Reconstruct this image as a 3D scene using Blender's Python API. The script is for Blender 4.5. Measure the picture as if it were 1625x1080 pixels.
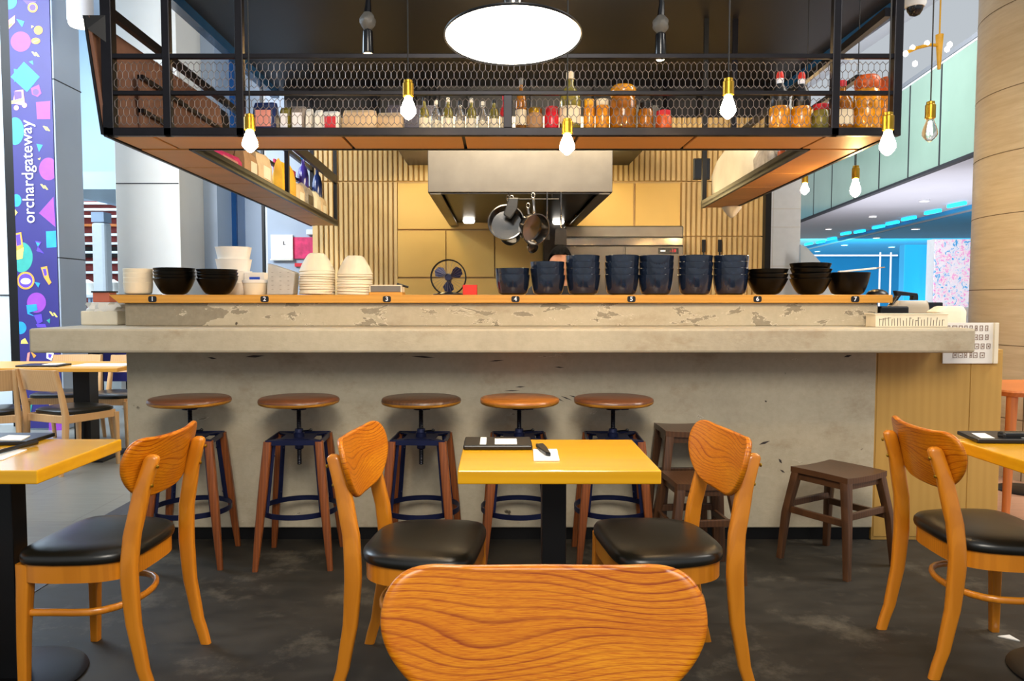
import bpy, bmesh, math, random
from mathutils import Vector, Matrix
random.seed(7)
for _o in list(bpy.data.objects): bpy.data.objects.remove(_o)
SC = bpy.context.scene
COL = SC.collection
PI = math.pi

# ------------------------------------------------------------------ camera
CAM_H, FOC, PITCH, CX, CY = 1.25, 1200.0, math.atan(65/1200.0), 790.0, 540.0
cd = bpy.data.cameras.new('camera'); cam = bpy.data.objects.new('camera', cd); COL.objects.link(cam)
cam.location = (0, 0, CAM_H); cam.rotation_euler = (PI/2 - PITCH, 0, 0)
cd.sensor_width = 36.0; cd.lens = FOC/1625*36.0; cd.shift_x = (812.5-CX)/1625.0
cd.clip_start = 0.05; cd.clip_end = 200
SC.camera = cam
SC.view_settings.view_transform = 'Standard'; SC.view_settings.look = 'None'
SC.view_settings.gamma = 1.0; SC.view_settings.use_curve_mapping = False
SC.view_settings.exposure = 0.12

# ------------------------------------------------------------------ world and large lights
wd = bpy.data.worlds.new('world'); SC.world = wd; wd.use_nodes = True
wd.node_tree.nodes['Background'].inputs[0].default_value = (0.86, 0.93, 1.0, 1)
wd.node_tree.nodes['Background'].inputs[1].default_value = 0.55

def area_light(name, loc, size, power, col=(1, 1, 1), target=None, sy=None, spread=PI):
    l = bpy.data.lights.new(name, 'AREA'); l.energy = power; l.color = col; l.size = size; l.spread = spread
    if sy: l.shape = 'RECTANGLE'; l.size_y = sy
    o = bpy.data.objects.new(name, l); COL.objects.link(o); o.location = loc
    d = (Vector(target) if target else Vector(loc) - Vector((0, 0, 1))) - Vector(loc)
    o.rotation_euler = d.to_track_quat('-Z', 'Y').to_euler()
    return o
area_light('mall_ceiling_light_left', (-7.0, 7.5, 5.0), 4, 900, (0.70, 0.86, 1.0), target=(-4.2, 8.5, 1.5))
area_light('pillar_fill_light', (-5.2, 3.2, 5.2), 2.4, 210, (0.90, 0.95, 1.0), target=(-3.9, 8.6, 1.8), spread=1.5)  # added fill that brightens the front of the grey pillar
area_light('mall_ceiling_light_far', (-8, 14.5, 5.0), 4, 480, (0.75, 0.9, 1.0))
area_light('mall_ceiling_light_right', (5.6, 3.2, 5.4), 3, 430, (1.0, 0.95, 0.86), target=(4.6, 6.5, 1.5))
area_light('mall_ceiling_light_atrium', (5.2, 14, 5.8), 4, 230, (0.95, 0.98, 1.0), target=(9.5, 17, 4.2))
area_light('soffit_fill_light', (9.5, 17, .6), 6, 330, (0.95, 0.93, 1.0), target=(9.6, 17.5, 6))  # added upward fill that whitens the balcony soffit
area_light('blue_wash_light', (15.5, 30.0, 1.5), 8, 950, (0.12, 0.9, 1.0), target=(16, 40, 2.0))
area_light('seating_ceiling_light', (0.2, -1.2, 3.6), 1.5, 150, (1.0, 0.92, 0.80), target=(0.2, 3.4, 0.5))
area_light('kitchen_ceiling_light', (0.4, 5.3, 3.35), 1.6, 240, (1.0, 0.84, 0.58), target=(0.4, 8.0, 1.2))

# ------------------------------------------------------------------ pixel helpers (1625 x 1080 photograph -> a point at a real depth)
SP, CP = math.sin(PITCH), math.cos(PITCH)
def px(x, y, Y):                      # point seen at pixel x, y at forward distance Y
    u, v = x-CX, y-CY
    t = Y/(FOC*CP - v*SP)
    return Vector((u*t, Y, CAM_H - (FOC*SP + v*CP)*t))
def pf(x, y, z=0.0):                  # point seen at pixel x, y on the level z
    u, v = x-CX, y-CY
    t = (CAM_H - z)/(FOC*SP + v*CP)
    return Vector((u*t, (FOC*CP - v*SP)*t, z))

# ------------------------------------------------------------------ materials
def lin(h):
    h = h.lstrip('#')
    c = [int(h[i:i+2], 16)/255 for i in (0, 2, 4)]
    return tuple(x/12.92 if x <= .04045 else ((x+.055)/1.055)**2.4 for x in c)
def c4(h, k=1.0):
    r = lin(h) if isinstance(h, str) else h
    return (r[0]*k, r[1]*k, r[2]*k, 1)
class NT:
    def __init__(s, name):
        s.m = bpy.data.materials.new(name); s.m.use_nodes = True; s.t = s.m.node_tree
        s.b = s.t.nodes['Principled BSDF']; s.out = s.t.nodes['Material Output']
    def n(s, typ, **kw):
        nd = s.t.nodes.new(typ)
        for k, v in kw.items():
            if k.startswith('i_'):
                key = k[2:]; key = int(key) if key.isdigit() else key.replace('_', ' ')
                nd.inputs[key].default_value = v
            else: setattr(nd, k, v)
        return nd
    def l(s, a, b): s.t.links.new(a, b)
    def coord(s, scale=(1, 1, 1), loc=(0, 0, 0), rot=(0, 0, 0)):
        tc = s.n('ShaderNodeTexCoord'); mp = s.n('ShaderNodeMapping')
        mp.inputs['Scale'].default_value = scale; mp.inputs['Location'].default_value = loc; mp.inputs['Rotation'].default_value = rot
        s.l(tc.outputs['Object'], mp.inputs[0]); return mp.outputs[0]
    def noise(s, vec, scale=5, detail=4, rough=.55, dist=0):
        nd = s.n('ShaderNodeTexNoise'); nd.inputs['Scale'].default_value = scale; nd.inputs['Detail'].default_value = detail
        nd.inputs['Roughness'].default_value = rough; nd.inputs['Distortion'].default_value = dist
        s.l(vec, nd.inputs['Vector']); return nd.outputs['Fac']
    def ramp(s, fac, stops):
        r = s.n('ShaderNodeValToRGB'); e = r.color_ramp.elements
        while len(e) < len(stops): e.new(.5)
        for i, (p, c) in enumerate(stops): e[i].position = p; e[i].color = c
        s.l(fac, r.inputs[0]); return r.outputs[0]
    def mix(s, fac, a, b, mode='MIX'):
        x = s.n('ShaderNodeMix', data_type='RGBA', blend_type=mode)
        for k, v in ((0, fac), (6, a), (7, b)):
            if isinstance(v, (int, float)): x.inputs[k].default_value = v
            elif isinstance(v, tuple): x.inputs[k].default_value = v
            else: s.l(v, x.inputs[k])
        return x.outputs[2]
    def bump(s, h, strength=.2, dist=.01):
        b = s.n('ShaderNodeBump'); b.inputs['Strength'].default_value = strength; b.inputs['Distance'].default_value = dist
        s.l(h, b.inputs['Height']); s.l(b.outputs[0], s.b.inputs['Normal'])
    def set(s, rough=None, metal=None, **kw):
        if rough is not None: s.b.inputs['Roughness'].default_value = rough
        if metal is not None: s.b.inputs['Metallic'].default_value = metal
        for k, v in kw.items(): s.b.inputs[k.replace('_', ' ')].default_value = v
def mat(name, col, rough=.5, metal=0., var=.1, scale=12, bump=0., emit=None, es=0., **kw):
    q = NT(name); v = q.coord()
    f = q.noise(v, scale, 3)
    a, b = c4(col, 1-var), c4(col, 1+var)
    q.l(q.ramp(f, [(.3, a), (.7, b)]), q.b.inputs['Base Color']); q.set(rough, metal, **kw)
    if bump: q.bump(f, bump, .004)
    if emit:
        q.b.inputs['Emission Color'].default_value = c4(emit); q.b.inputs['Emission Strength'].default_value = es
    return q.m
def wood(name, light, dark, rough=.35, axis=0, freq=60, dist=5, squash=.12, contrast=(.35, .75), coat=0., bump=.05):
    q = NT(name); sc = [1, 1, 1]; sc[axis] = squash
    v = q.coord(tuple(sc))
    w = q.n('ShaderNodeTexWave', wave_type='BANDS', bands_direction='DIAGONAL' if axis == 9 else ('Z' if axis != 2 else 'X'), wave_profile='SIN')
    for k, val in (('Scale', freq/6.28), ('Distortion', dist), ('Detail', 3), ('Detail Scale', .8), ('Detail Roughness', .6)): w.inputs[k].default_value = val
    q.l(v, w.inputs[0])
    n = q.noise(v, 30, 5, .7)
    big = q.noise(v, 4, 2)
    c = q.ramp(w.outputs['Fac'], [(contrast[0], c4(dark)), (contrast[1], c4(light))])
    c = q.mix(.35, c, q.ramp(n, [(.3, c4(dark)), (.65, c4(light))]))
    c = q.mix(.5, c, q.ramp(big, [(.3, c4(light, .8)), (.7, c4(light, 1.12))]))
    q.l(c, q.b.inputs['Base Color']); q.set(rough, 0.)
    if coat: q.set(Coat_Weight=coat, Coat_Roughness=.08)
    if bump: q.bump(w.outputs['Fac'], bump, .002)
    return q.m

M = {}
M['chair'] = wood('honey_bentwood', '#d0801a', '#b4680e', .32, axis=2, freq=160, dist=3, coat=.3, bump=.02)
def grain_mat():
    q = NT('oak_veneer')
    warp = q.noise(q.coord((1.0, 1, 2.6), (3.3, 0, 1.2)), 2.1, 1, .4)
    sep = q.n('ShaderNodeSeparateXYZ'); q.l(q.coord((1, 1, 1)), sep.inputs[0])
    def madd(x, k, add):
        m = q.n('ShaderNodeMath', operation='MULTIPLY_ADD'); q.l(x, m.inputs[0]); m.inputs[1].default_value = k
        if isinstance(add, float): m.inputs[2].default_value = add
        else: q.l(add, m.inputs[2])
        return m.outputs[0]
    f = madd(warp, .22, sep.outputs['Z'])
    fine = q.noise(q.coord((5, 5, 40)), 3, 4, .7)
    f = madd(fine, .0022, f)
    def bands(freq, lo, hi):
        m = madd(f, freq, 0.0); fr = q.n('ShaderNodeMath', operation='FRACT'); q.l(m, fr.inputs[0])
        return q.ramp(fr.outputs[0], [(.0, (lo,)*3+(1,)), (.07, (lo+.3*(hi-lo),)*3+(1,)), (.25, (hi,)*3+(1,)), (.9, (hi,)*3+(1,)), (.985, (lo,)*3+(1,))])
    big, small = bands(78., .0, 1.), bands(251., .7, 1.)
    fade = q.ramp(q.noise(q.coord((2, 1, 9), (1, 0, 5)), 2.2, 3), [(.35, (.25,)*3+(1,)), (.65, (1, 1, 1, 1))])
    pores = q.ramp(q.noise(q.coord((12, 12, 500)), 3, 2, .7), [(.38, (0, 0, 0, 1)), (.55, (1, 1, 1, 1))])
    tone = q.ramp(q.noise(q.coord((.8, 1, 5)), 3, 3), [(.3, c4('#c47206')), (.7, c4('#d4880e'))])
    dark = q.mix(1., tone, c4('#b07a46'), 'MULTIPLY')
    lines = q.mix(fade, (1, 1, 1, 1), big)
    c = q.mix(lines, dark, tone)
    c = q.mix(small, q.mix(1., c, c4('#d8b088'), 'MULTIPLY'), c)
    c = q.mix(pores, q.mix(1., c, c4('#dcb894'), 'MULTIPLY'), c)
    q.l(c, q.b.inputs['Base Color']); q.set(.36, 0., Coat_Weight=.12, Coat_Roughness=.2, Specular_IOR_Level=.35)
    q.bump(big, .05, .0006)
    return q.m
M['veneer'] = grain_mat()
M['table'] = wood('honey_table_top', '#e8ab18', '#d6960e', .22, axis=0, freq=70, dist=4, contrast=(.1, .9), coat=.5, bump=.01)
M['blackvinyl'] = mat('black_vinyl', '#15140f', .30, var=.15, scale=40, bump=.03)
M['black'] = mat('black_metal', '#0b0b0d', .4, .3, var=.2)
M['blackplastic'] = mat('black_plastic', '#0a0a0c', .35, var=.2)
M['frame'] = mat('dark_bronze_frame', '#17161c', .38, .6, var=.2)
M['stoolseat'] = wood('worn_walnut', '#6f4022', '#3c1e0e', .42, axis=0, freq=90, dist=6, coat=.25)
M['stoolseat_light'] = wood('worn_amber_wood', '#b06a22', '#7a4010', .38, axis=0, freq=90, dist=6, coat=.25)
M['stooledge'] = wood('chipped_wood_edge', '#c98a2a', '#5a2a0c', .45, axis=0, freq=200, dist=9)
M['stoolleg'] = wood('reddish_stool_leg', '#84471d', '#4e230c', .42, axis=2, freq=140, dist=5, coat=.15)
M['bluesteel'] = mat('navy_steel', '#141c40', .42, .5, var=.25)
M['darkwood'] = wood('dark_stool_wood', '#54361f', '#2c1a0d', .4, axis=2, freq=110, dist=5, coat=.2)
M['lightwood'] = wood('pale_ash', '#c9a070', '#b4895a', .45, axis=2, freq=120, dist=3, bump=.01)
M['orange'] = wood('warm_plywood', '#e6aa66', '#db9d56', .5, axis=0, freq=30, dist=3, contrast=(0, 1), bump=.0)
M['countertop'] = wood('oak_counter_edge', '#d49a3e', '#bd8028', .4, axis=0, freq=90, dist=4, contrast=(.1, .9), bump=.01)
M['plypanel'] = wood('yellow_plywood', '#c2984e', '#b48a42', .5, axis=2, freq=45, dist=5, contrast=(.1, .9), bump=.0)
M['white'] = mat('white_ceramic', '#e9e2d2', .35, var=.04)
M['cream'] = mat('cream_paperware', '#e6dcc4', .6, var=.05)
M['paper'] = mat('white_paper', '#ece9e2', .7, var=.03)
M['navy'] = mat('navy_glaze', '#141f33', .16, var=.35, scale=30, Coat_Weight=.6, Coat_Roughness=.06)
M['blackglaze'] = mat('black_glaze', '#060606', .28, var=.3, scale=30, Specular_IOR_Level=.2)
M['steel'] = mat('brushed_steel', '#736c62', .4, 1., var=.08, scale=6, Anisotropic=.5)
M['polished'] = mat('polished_steel', '#8d8882', .16, 1., var=.08)
M['darksteel'] = mat('dark_steel', '#2b2928', .35, .8, var=.2)
M['red'] = mat('red_plastic', '#d8220c', .45)
M['redlabel'] = mat('red_label', '#c8142a', .5)
M['pink'] = mat('pink_print', '#d2306a', .6, var=.25, scale=14)
M['yellowpack'] = mat('yellow_pack', '#e0a51e', .5)
M['beigepack'] = mat('beige_paper_pack', '#cbb08c', .7, var=.15, bump=.1)
M['brownpack'] = mat('brown_paper_pack', '#a9825a', .7, var=.2, bump=.15)
M['greybag'] = mat('grey_plastic_bag', '#8b8178', .45, var=.35, scale=20, bump=.4)
M['milky'] = mat('milky_plastic', '#a59a88', .4, var=.12, scale=5, bump=.15)
M['frost'] = mat('frosted_plastic', '#d8d6d0', .3, var=.08, scale=25, bump=.1, Transmission_Weight=.35)
M['purplebottle'] = mat('purple_bottle', '#3a2f86', .2, var=.25)
M['bluebottle'] = mat('blue_bottle', '#1b2a5c', .2, var=.25)
M['bluetag'] = mat('blue_sticker', '#1d4fd0', .5)
M['amberglass'] = mat('amber_glass', '#a8670c', .12, var=.4, scale=30, Transmission_Weight=.25)
M['goldjar'] = mat('golden_preserve', '#d88e0e', .2, var=.35, scale=45, Coat_Weight=.5)
M['oranglid'] = mat('orange_fruit', '#c4540a', .4, var=.3, scale=40)
M['olive'] = mat('olive_liquor', '#8f8434', .15, var=.3, scale=30, Transmission_Weight=.3)
M['redjar'] = mat('red_jar', '#d81e30', .2, var=.2)
M['clearglass'] = mat('clear_glass', '#c9c8c4', .06, var=.05, Transmission_Weight=.85)
M['skin'] = mat('skin', '#c98e6c', .55, var=.06)
M['hair'] = mat('black_hair', '#060505', .8, var=.3, scale=60, bump=.3, Specular_IOR_Level=.04)
M['darkshirt'] = mat('dark_cloth', '#1d1b1d', .8, var=.2, bump=.1)
M['brass'] = mat('brass', '#b08a2a', .3, .9, var=.15)
M['cord'] = mat('black_cord', '#0d0d0e', .6)
M['bulb'] = mat('lit_bulb', '#fff0d0', .3, emit='#ffd08a', es=220.)
M['filament'] = mat('filament', '#fff0d0', .3, emit='#fff0dc', es=40.)
M['lampdisc'] = mat('lamp_diffuser', '#fffaf0', .4, emit='#fff1dc', es=26.)
M['lampshade'] = mat('black_lamp_shade', '#101012', .4, .3)
M['downlight'] = mat('downlight_glow', '#ffffff', .4, emit='#fff6e8', es=6.)
M['ductblack'] = mat('black_soffit', '#07070c', .5, var=.15)
M['purplesoffit'] = mat('dark_violet_soffit', '#191328', .4, var=.1)
M['wire'] = mat('galvanised_wire', '#7f7b7e', .4, .6, var=.3)
M['screenblack'] = mat('dark_screen', '#15161a', .2, var=.3)
M['whiteboard'] = mat('whiteboard', '#dfe2e8', .3, var=.03)
M['wallpaint_yellow'] = mat('kitchen_panel', '#d9b160', .5, var=.04, scale=2)
M['slat'] = mat('kitchen_slat', '#ceb07a', .55, var=.07, scale=4)
M['darkwall'] = mat('dark_wall', '#14131a', .6, var=.1)
M['bluegrey'] = mat('mall_cladding', '#bcc8d2', .45, var=.03, scale=2)
M['pillargrey'] = mat('grey_cladding', '#d6d6d2', .5, var=.03, scale=2)
M['skyblue'] = mat('pale_blue_wall', '#b9d3e8', .5, var=.03, scale=2)
M['bluegreycol'] = mat('blue_grey_panel', '#9fb0c6', .4, var=.03, scale=2)
M['blueglass'] = mat('dark_blue_glass', '#1f4a78', .12, var=.2, scale=2)
M['mallceiling'] = mat('mall_ceiling', '#b9bcc4', .6, var=.03, scale=1)
M['green'] = mat('green_glass', '#a3c4b2', .15, var=.05, scale=1)
M['bluelit'] = mat('blue_lit_surface', '#2aa0d8', .5, var=.05, scale=.5)  # the atrium's blue light is put into this base colour
M['navyprint'] = mat('navy_banner', '#2a2772', .5, var=.08, scale=3)
M['p_purple'] = mat('purple_print', '#8d40b8', .5); M['p_teal'] = mat('teal_print', '#319a92', .5); M['p_blue'] = mat('blue_print', '#2394e0', .5)
M['p_yellow'] = mat('yellow_print', '#e6d46a', .5); M['p_orange'] = mat('orange_print', '#d89a40', .5); M['p_rose'] = mat('rose_print', '#d89088', .5)
M['p_white'] = mat('white_print', '#eef0fb', .5); M['p_violet'] = mat('violet_print', '#5a3fd0', .5)
M['redwood'] = mat('red_shelf', '#7a221c', .6, var=.2)
M['whitemetal'] = mat('white_metal', '#dfe3e6', .4, var=.03)
M['orangechair'] = wood('orange_wood', '#c8753a', '#b0602a', .4, axis=2, freq=100, dist=3)
M['terracotta'] = mat('terracotta', '#b8634a', .6)
M['panelbrown'] = mat('brown_board', '#74503f', .7, var=.1)
M['ink'] = mat('ink', '#3a3230', .7); M['brownink'] = mat('brown_ink', '#7a5a48', .7)
M['greyplastic'] = mat('grey_plastic', '#6d6c68', .5)

def counter_paint(name, peel, left=False):
    q = NT(name); v = q.coord()
    big = q.noise(v, 2.2, 4, .6); fine = q.noise(v, 30, 6, .65); mid = q.noise(q.coord((1, 1, 2.4)), 5.5, 6, .62, .5)
    if left:
        sx = q.n('ShaderNodeSeparateXYZ'); q.l(v, sx.inputs[0])
        mr = q.n('ShaderNodeMapRange', clamp=True); q.l(sx.outputs['X'], mr.inputs[0])
        for k, val in ((1, -1.75), (2, -1.35), (3, .22), (4, .0)): mr.inputs[k].default_value = val
        ad = q.n('ShaderNodeMath', operation='ADD'); q.l(mid, ad.inputs[0]); q.l(mr.outputs[0], ad.inputs[1]); mid = ad.outputs[0]
    base = q.ramp(big, [(.3, c4('#a69b86')), (.5, c4('#b3a992')), (.72, c4('#bdb39c'))])
    base = q.mix(.25, base, q.ramp(fine, [(.35, c4('#a0957e')), (.6, c4('#bcb39e'))]))
    stain = q.ramp(q.noise(q.coord((1, 1, 1.6), (5, 2, 1)), 3.2, 6, .7), [(.56, (0, 0, 0, 1)), (.72, (1, 1, 1, 1))])
    sv = q.n('ShaderNodeMath', operation='MULTIPLY'); q.l(stain, sv.inputs[0]); sv.inputs[1].default_value = .45
    base = q.mix(sv.outputs[0], base, c4('#8c7556'))
    lo, hi = peel
    p = q.ramp(mid, [(lo, (0, 0, 0, 1)), (lo+.012, (1, 1, 1, 1))])
    edge = q.ramp(mid, [(lo-.012, (0, 0, 0, 1)), (lo-.002, (1, 1, 1, 1)), (lo+.006, (0, 0, 0, 1))])
    base = q.mix(p, base, q.ramp(fine, [(.3, c4('#857c69')), (.7, c4('#958c79'))]))
    base = q.mix(edge, base, c4('#d6cdb8'))
    sp = q.noise(q.coord((1, 1, 1), (9, 3, 4)), 11, 3, .5)
    s2 = q.ramp(sp, [(hi, (0, 0, 0, 1)), (hi+.03, (1, 1, 1, 1))])
    base = q.mix(s2, base, c4('#4a4234'))
    q.l(base, q.b.inputs['Base Color']); q.set(.7)
    q.bump(mid, .25, .01)
    return q.m
M['paint_peel'] = counter_paint('peeling_cement_paint', (.562, .72), True)
M['paint'] = counter_paint('cement_paint', (.70, .735))
M['paint_ledge'] = counter_paint('ledge_cement_paint', (.74, .78))
def floor_mat():
    q = NT('dark_concrete'); v = q.coord()
    a = q.noise(v, 1.3, 6, .6, .4); b = q.noise(q.coord((1, 2.2, 1)), 6, 8, .7); f = q.noise(v, 60, 4, .6)
    c = q.ramp(a, [(.3, c4('#1f1d1a')), (.5, c4('#292621')), (.7, c4('#38332c'))])
    c = q.mix(.45, c, q.ramp(b, [(.35, c4('#181714')), (.62, c4('#39352e'))]))
    c = q.mix(q.ramp(q.noise(q.coord((1, 1, 1), (4, 7, 0)), 2.6, 8, .72), [(.54, (0, 0, 0, 1)), (.68, (.7, .7, .7, 1))]), c, c4('#625c50'))
    c = q.mix(q.ramp(f, [(.70, (0, 0, 0, 1)), (.76, (.5, .5, .5, 1))]), c, c4('#8a8478'))
    q.l(c, q.b.inputs['Base Color'])
    r = q.n('ShaderNodeMapRange'); q.l(b, r.inputs[0]); r.inputs[3].default_value = .42; r.inputs[4].default_value = .75; q.set(Specular_IOR_Level=.3)
    q.l(r.outputs[0], q.b.inputs['Roughness']); q.bump(b, .12, .004)
    return q.m
M['floor'] = floor_mat()
def tile_mat(name, c1, c2, grout, w, h, rough=.35, rot=0, mortar=.004):
    q = NT(name)
    br = q.n('ShaderNodeTexBrick'); q.l(q.coord((1, 1, 1), rot=(0, 0, rot)), br.inputs[0])
    for k, val in (('Color1', c4(c1)), ('Color2', c4(c2)), ('Mortar', c4(grout)), ('Scale', 1.), ('Mortar Size', mortar), ('Brick Width', w), ('Row Height', h)): br.inputs[k].default_value = val
    br.offset = .5
    n = q.noise(q.coord((1, 6, 1)), 5, 5, .6)
    q.l(q.mix(.35, br.outputs[0], q.ramp(n, [(.3, c4(c1, .75)), (.7, c4(c2, 1.15))])), q.b.inputs['Base Color']); q.set(rough)
    return q.m
M['floorleft'] = tile_mat('grey_stone_tile', '#7c7d78', '#858680', '#66675f', 1.2, .6, .32)
M['floorright'] = tile_mat('rose_stone_tile', '#b58a72', '#c29a80', '#8a6a58', .6, .6, .3)
M['floorstrip'] = mat('dark_edging_stone', '#34343a', .5, var=.2, scale=30)
def marble():
    q = NT('beige_marble'); v = q.coord((1, 1, 5))
    n = q.noise(v, 2.5, 6, .65, .6); m2 = q.noise(q.coord((1, 1, 14)), 3, 5, .6)
    c = q.ramp(n, [(.3, c4('#c4b08e')), (.55, c4('#cfbd9d')), (.75, c4('#d9c9ab'))])
    c = q.mix(.3, c, q.ramp(m2, [(.35, c4('#bb9f74')), (.65, c4('#dfcba8'))]))
    q.l(c, q.b.inputs['Base Color']); q.set(.38); return q.m
M['marble'] = marble()
M['joint'] = mat('stone_joint', '#6e5a40', .8)
M['seam'] = mat('dark_seam', '#2c3036', .8)
M['screwmetal'] = mat('threaded_rod', '#2a2a30', .35, .8, var=.3, scale=80)
def lcd():
    q = NT('bright_screen'); v = q.coord((1, 1, 1))
    n = q.noise(v, 9, 5, .7, 1.5); vo = q.n('ShaderNodeTexVoronoi'); vo.inputs['Scale'].default_value = 14; q.l(v, vo.inputs[0])
    c = q.ramp(n, [(.38, c4('#2fa4e8')), (.45, c4('#e4e8ff')), (.53, c4('#ffffff')), (.58, c4('#e860c8')), (.66, c4('#ffffff'))])
    c = q.mix(q.ramp(vo.outputs['Distance'], [(.04, (1, 1, 1, 1)), (.1, (0, 0, 0, 1))]), c, c4('#2b3fae'))
    q.l(c, q.b.inputs['Base Color']); q.l(c, q.b.inputs['Emission Color']); q.set(.3, Emission_Strength=.42); return q.m
M['screen'] = lcd()
M['bluescreen'] = mat('blue_screen', '#19b4ee', .3, var=.04, scale=1, emit='#14a8ee', es=.35)

# ------------------------------------------------------------------ mesh builder
class MB:
    def __init__(s): s.v = []; s.f = []; s.mi = []; s.cur = 0
    def add(s, vs, fs, mi=None):
        o = len(s.v); s.v += [tuple(p) for p in vs]; s.f += [tuple(i+o for i in f) for f in fs]
        s.mi += [s.cur if mi is None else mi]*len(fs); return s
    def box(s, c, d, mi=None, M4=None):
        x, y, z = d[0]/2, d[1]/2, d[2]/2
        vs = [Vector((sx*x, sy*y, sz*z)) for sz in (-1, 1) for sy in (-1, 1) for sx in (-1, 1)]
        if M4 is not None: vs = [M4 @ p for p in vs]
        vs = [p+Vector(c) for p in vs]
        return s.add(vs, [(0, 2, 3, 1), (4, 5, 7, 6), (0, 1, 5, 4), (2, 6, 7, 3), (0, 4, 6, 2), (1, 3, 7, 5)], mi)
    def bb(s, a, b, mi=None):
        a, b = Vector(a), Vector(b); d = b-a
        return s.box((a+b)/2, (abs(d.x), abs(d.y), abs(d.z)), mi)
    def rings(s, rs, closed=True, cap=True, mi=None):
        n = len(rs[0]); vs = [p for r in rs for p in r]; fs = []
        for i in range(len(rs)-1):
            for j in range(n if closed else n-1):
                k = (j+1) % n; fs.append((i*n+j, i*n+k, (i+1)*n+k, (i+1)*n+j))
        if cap:
            fs.append(tuple(reversed(range(n)))); fs.append(tuple((len(rs)-1)*n+j for j in range(n)))
        return s.add(vs, fs, mi)
    def lathe(s, prof, c=(0, 0, 0), n=32, mi=None, cap=True, M4=None):
        rs = []
        for r, z in prof:
            ring = [Vector((r*math.cos(2*PI*k/n), r*math.sin(2*PI*k/n), z)) for k in range(n)]
            if M4 is not None: ring = [M4 @ p for p in ring]
            rs.append([p+Vector(c) for p in ring])
        return s.rings(rs, True, cap, mi)
    def tube(s, pts, r, n=8, mi=None, cap=True, flat=None, closed=False):
        pts = [Vector(p) for p in pts]; m = len(pts); rs = []; ref = None
        for i, p in enumerate(pts):
            if closed: t = (pts[(i+1) % m]-pts[i-1]).normalized()
            else: t = (pts[min(i+1, m-1)]-pts[max(i-1, 0)]).normalized()
            if ref is None: ref = Vector((0, 0, 1)) if abs(t.z) < .9 else Vector((1, 0, 0))
            a = t.cross(ref).normalized(); b = a.cross(t).normalized(); ref = b
            rr = r[i] if isinstance(r, (list, tuple)) else r
            fl = flat if flat else 1.0
            rs.append([p + a*math.cos(2*PI*k/n)*rr*fl + b*math.sin(2*PI*k/n)*rr for k in range(n)])
        if closed: rs.append(rs[0]); cap = False
        return s.rings(rs, True, cap, mi)
    def loft(s, secs, p=4., n=16, mi=None):       # secs: (x, y, z, hx, hy) horizontal rounded-rectangle slices
        rs = []
        for x, y, z, hx, hy in secs:
            ring = []
            for k in range(n):
                a = 2*PI*(k+.5)/n; c, q = math.cos(a), math.sin(a)
                ring.append(Vector((x+hx*math.copysign(abs(c)**(2/p), c), y+hy*math.copysign(abs(q)**(2/p), q), z)))
            rs.append(ring)
        return s.rings(rs, True, True, mi)
    def prism(s, poly, ext, mi=None):            # poly: list of 3D points, ext: vector
        n = len(poly); e = Vector(ext); a = [Vector(p) for p in poly]; b = [p+e for p in a]
        fs = [tuple(reversed(range(n))), tuple(range(n, 2*n))]+[(i, (i+1) % n, n+(i+1) % n, n+i) for i in range(n)]
        return s.add(a+b, fs, mi)
    def ball(s, c, r, nu=16, nv=10, sc=(1, 1, 1), mi=None):
        rs = []
        for i in range(nv+1):
            t = PI*i/nv; t = min(max(t, .02), PI-.02)
            rs.append([Vector((c[0]+sc[0]*r*math.sin(t)*math.cos(2*PI*k/nu), c[1]+sc[1]*r*math.sin(t)*math.sin(2*PI*k/nu), c[2]-sc[2]*r*math.cos(t))) for k in range(nu)])
        return s.rings(rs, True, True, mi)
    def mesh(s, name, mats, smooth=False):
        me = bpy.data.meshes.new(name); me.from_pydata(s.v, [], s.f)
        for m in (mats if isinstance(mats, (list, tuple)) else [mats]): me.materials.append(M[m] if isinstance(m, str) else m)
        me.polygons.foreach_set('material_index', s.mi)
        bm = bmesh.new(); bm.from_mesh(me); bmesh.ops.recalc_face_normals(bm, faces=bm.faces); bm.to_mesh(me); bm.free()
        if smooth: me.polygons.foreach_set('use_smooth', [True]*len(me.polygons))
        me.update(); return me
    def build(s, name, mats, parent=None, smooth=False, bevel=0., label=None, sub=0, seg=2, sharp=None):
        me = s.mesh(name, mats, smooth); o = bpy.data.objects.new(name, me); COL.objects.link(o)
        if parent is not None: o.parent = parent
        if bevel:
            b = o.modifiers.new('bevel', 'BEVEL'); b.width = bevel; b.segments = seg; b.limit_method = 'ANGLE'; b.angle_limit = .6
        if sub:
            b = o.modifiers.new('subdivision', 'SUBSURF'); b.levels = sub; b.render_levels = sub
        if smooth:
            me.set_sharp_from_angle(angle=sharp if sharp is not None else .7)
        if label: o['label'] = label
        return o
def tag(o, label, cat, group=None, kind=None):
    o['label'] = label; o['category'] = cat
    if group: o['group'] = group
    if kind: o['kind'] = kind
    return o
def root(name, label, cat, loc=(0, 0, 0), rz=0, group=None):
    o = bpy.data.objects.new(name, None); COL.objects.link(o); o.empty_display_size = .1
    o.location = loc; o.rotation_euler = (0, 0, rz); return tag(o, label, cat, group)
def structure(o, label=None):
    o['kind'] = 'structure'
    if label: o['label'] = label
    return o
KIDS = {}
def copy_tree(o, loc=None, rz=None, label=None, parent=None, group=None):
    c = o.copy(); COL.objects.link(c)
    if parent is not None: c.parent = parent
    if loc is not None: c.location = loc
    if rz is not None: c.rotation_euler = (0, 0, rz)
    if label: c['label'] = label
    if group: c['group'] = group
    for ch in [k for k in bpy.data.objects if k.parent == o]: copy_tree(ch, parent=c)
    return c
_dg = None
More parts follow.
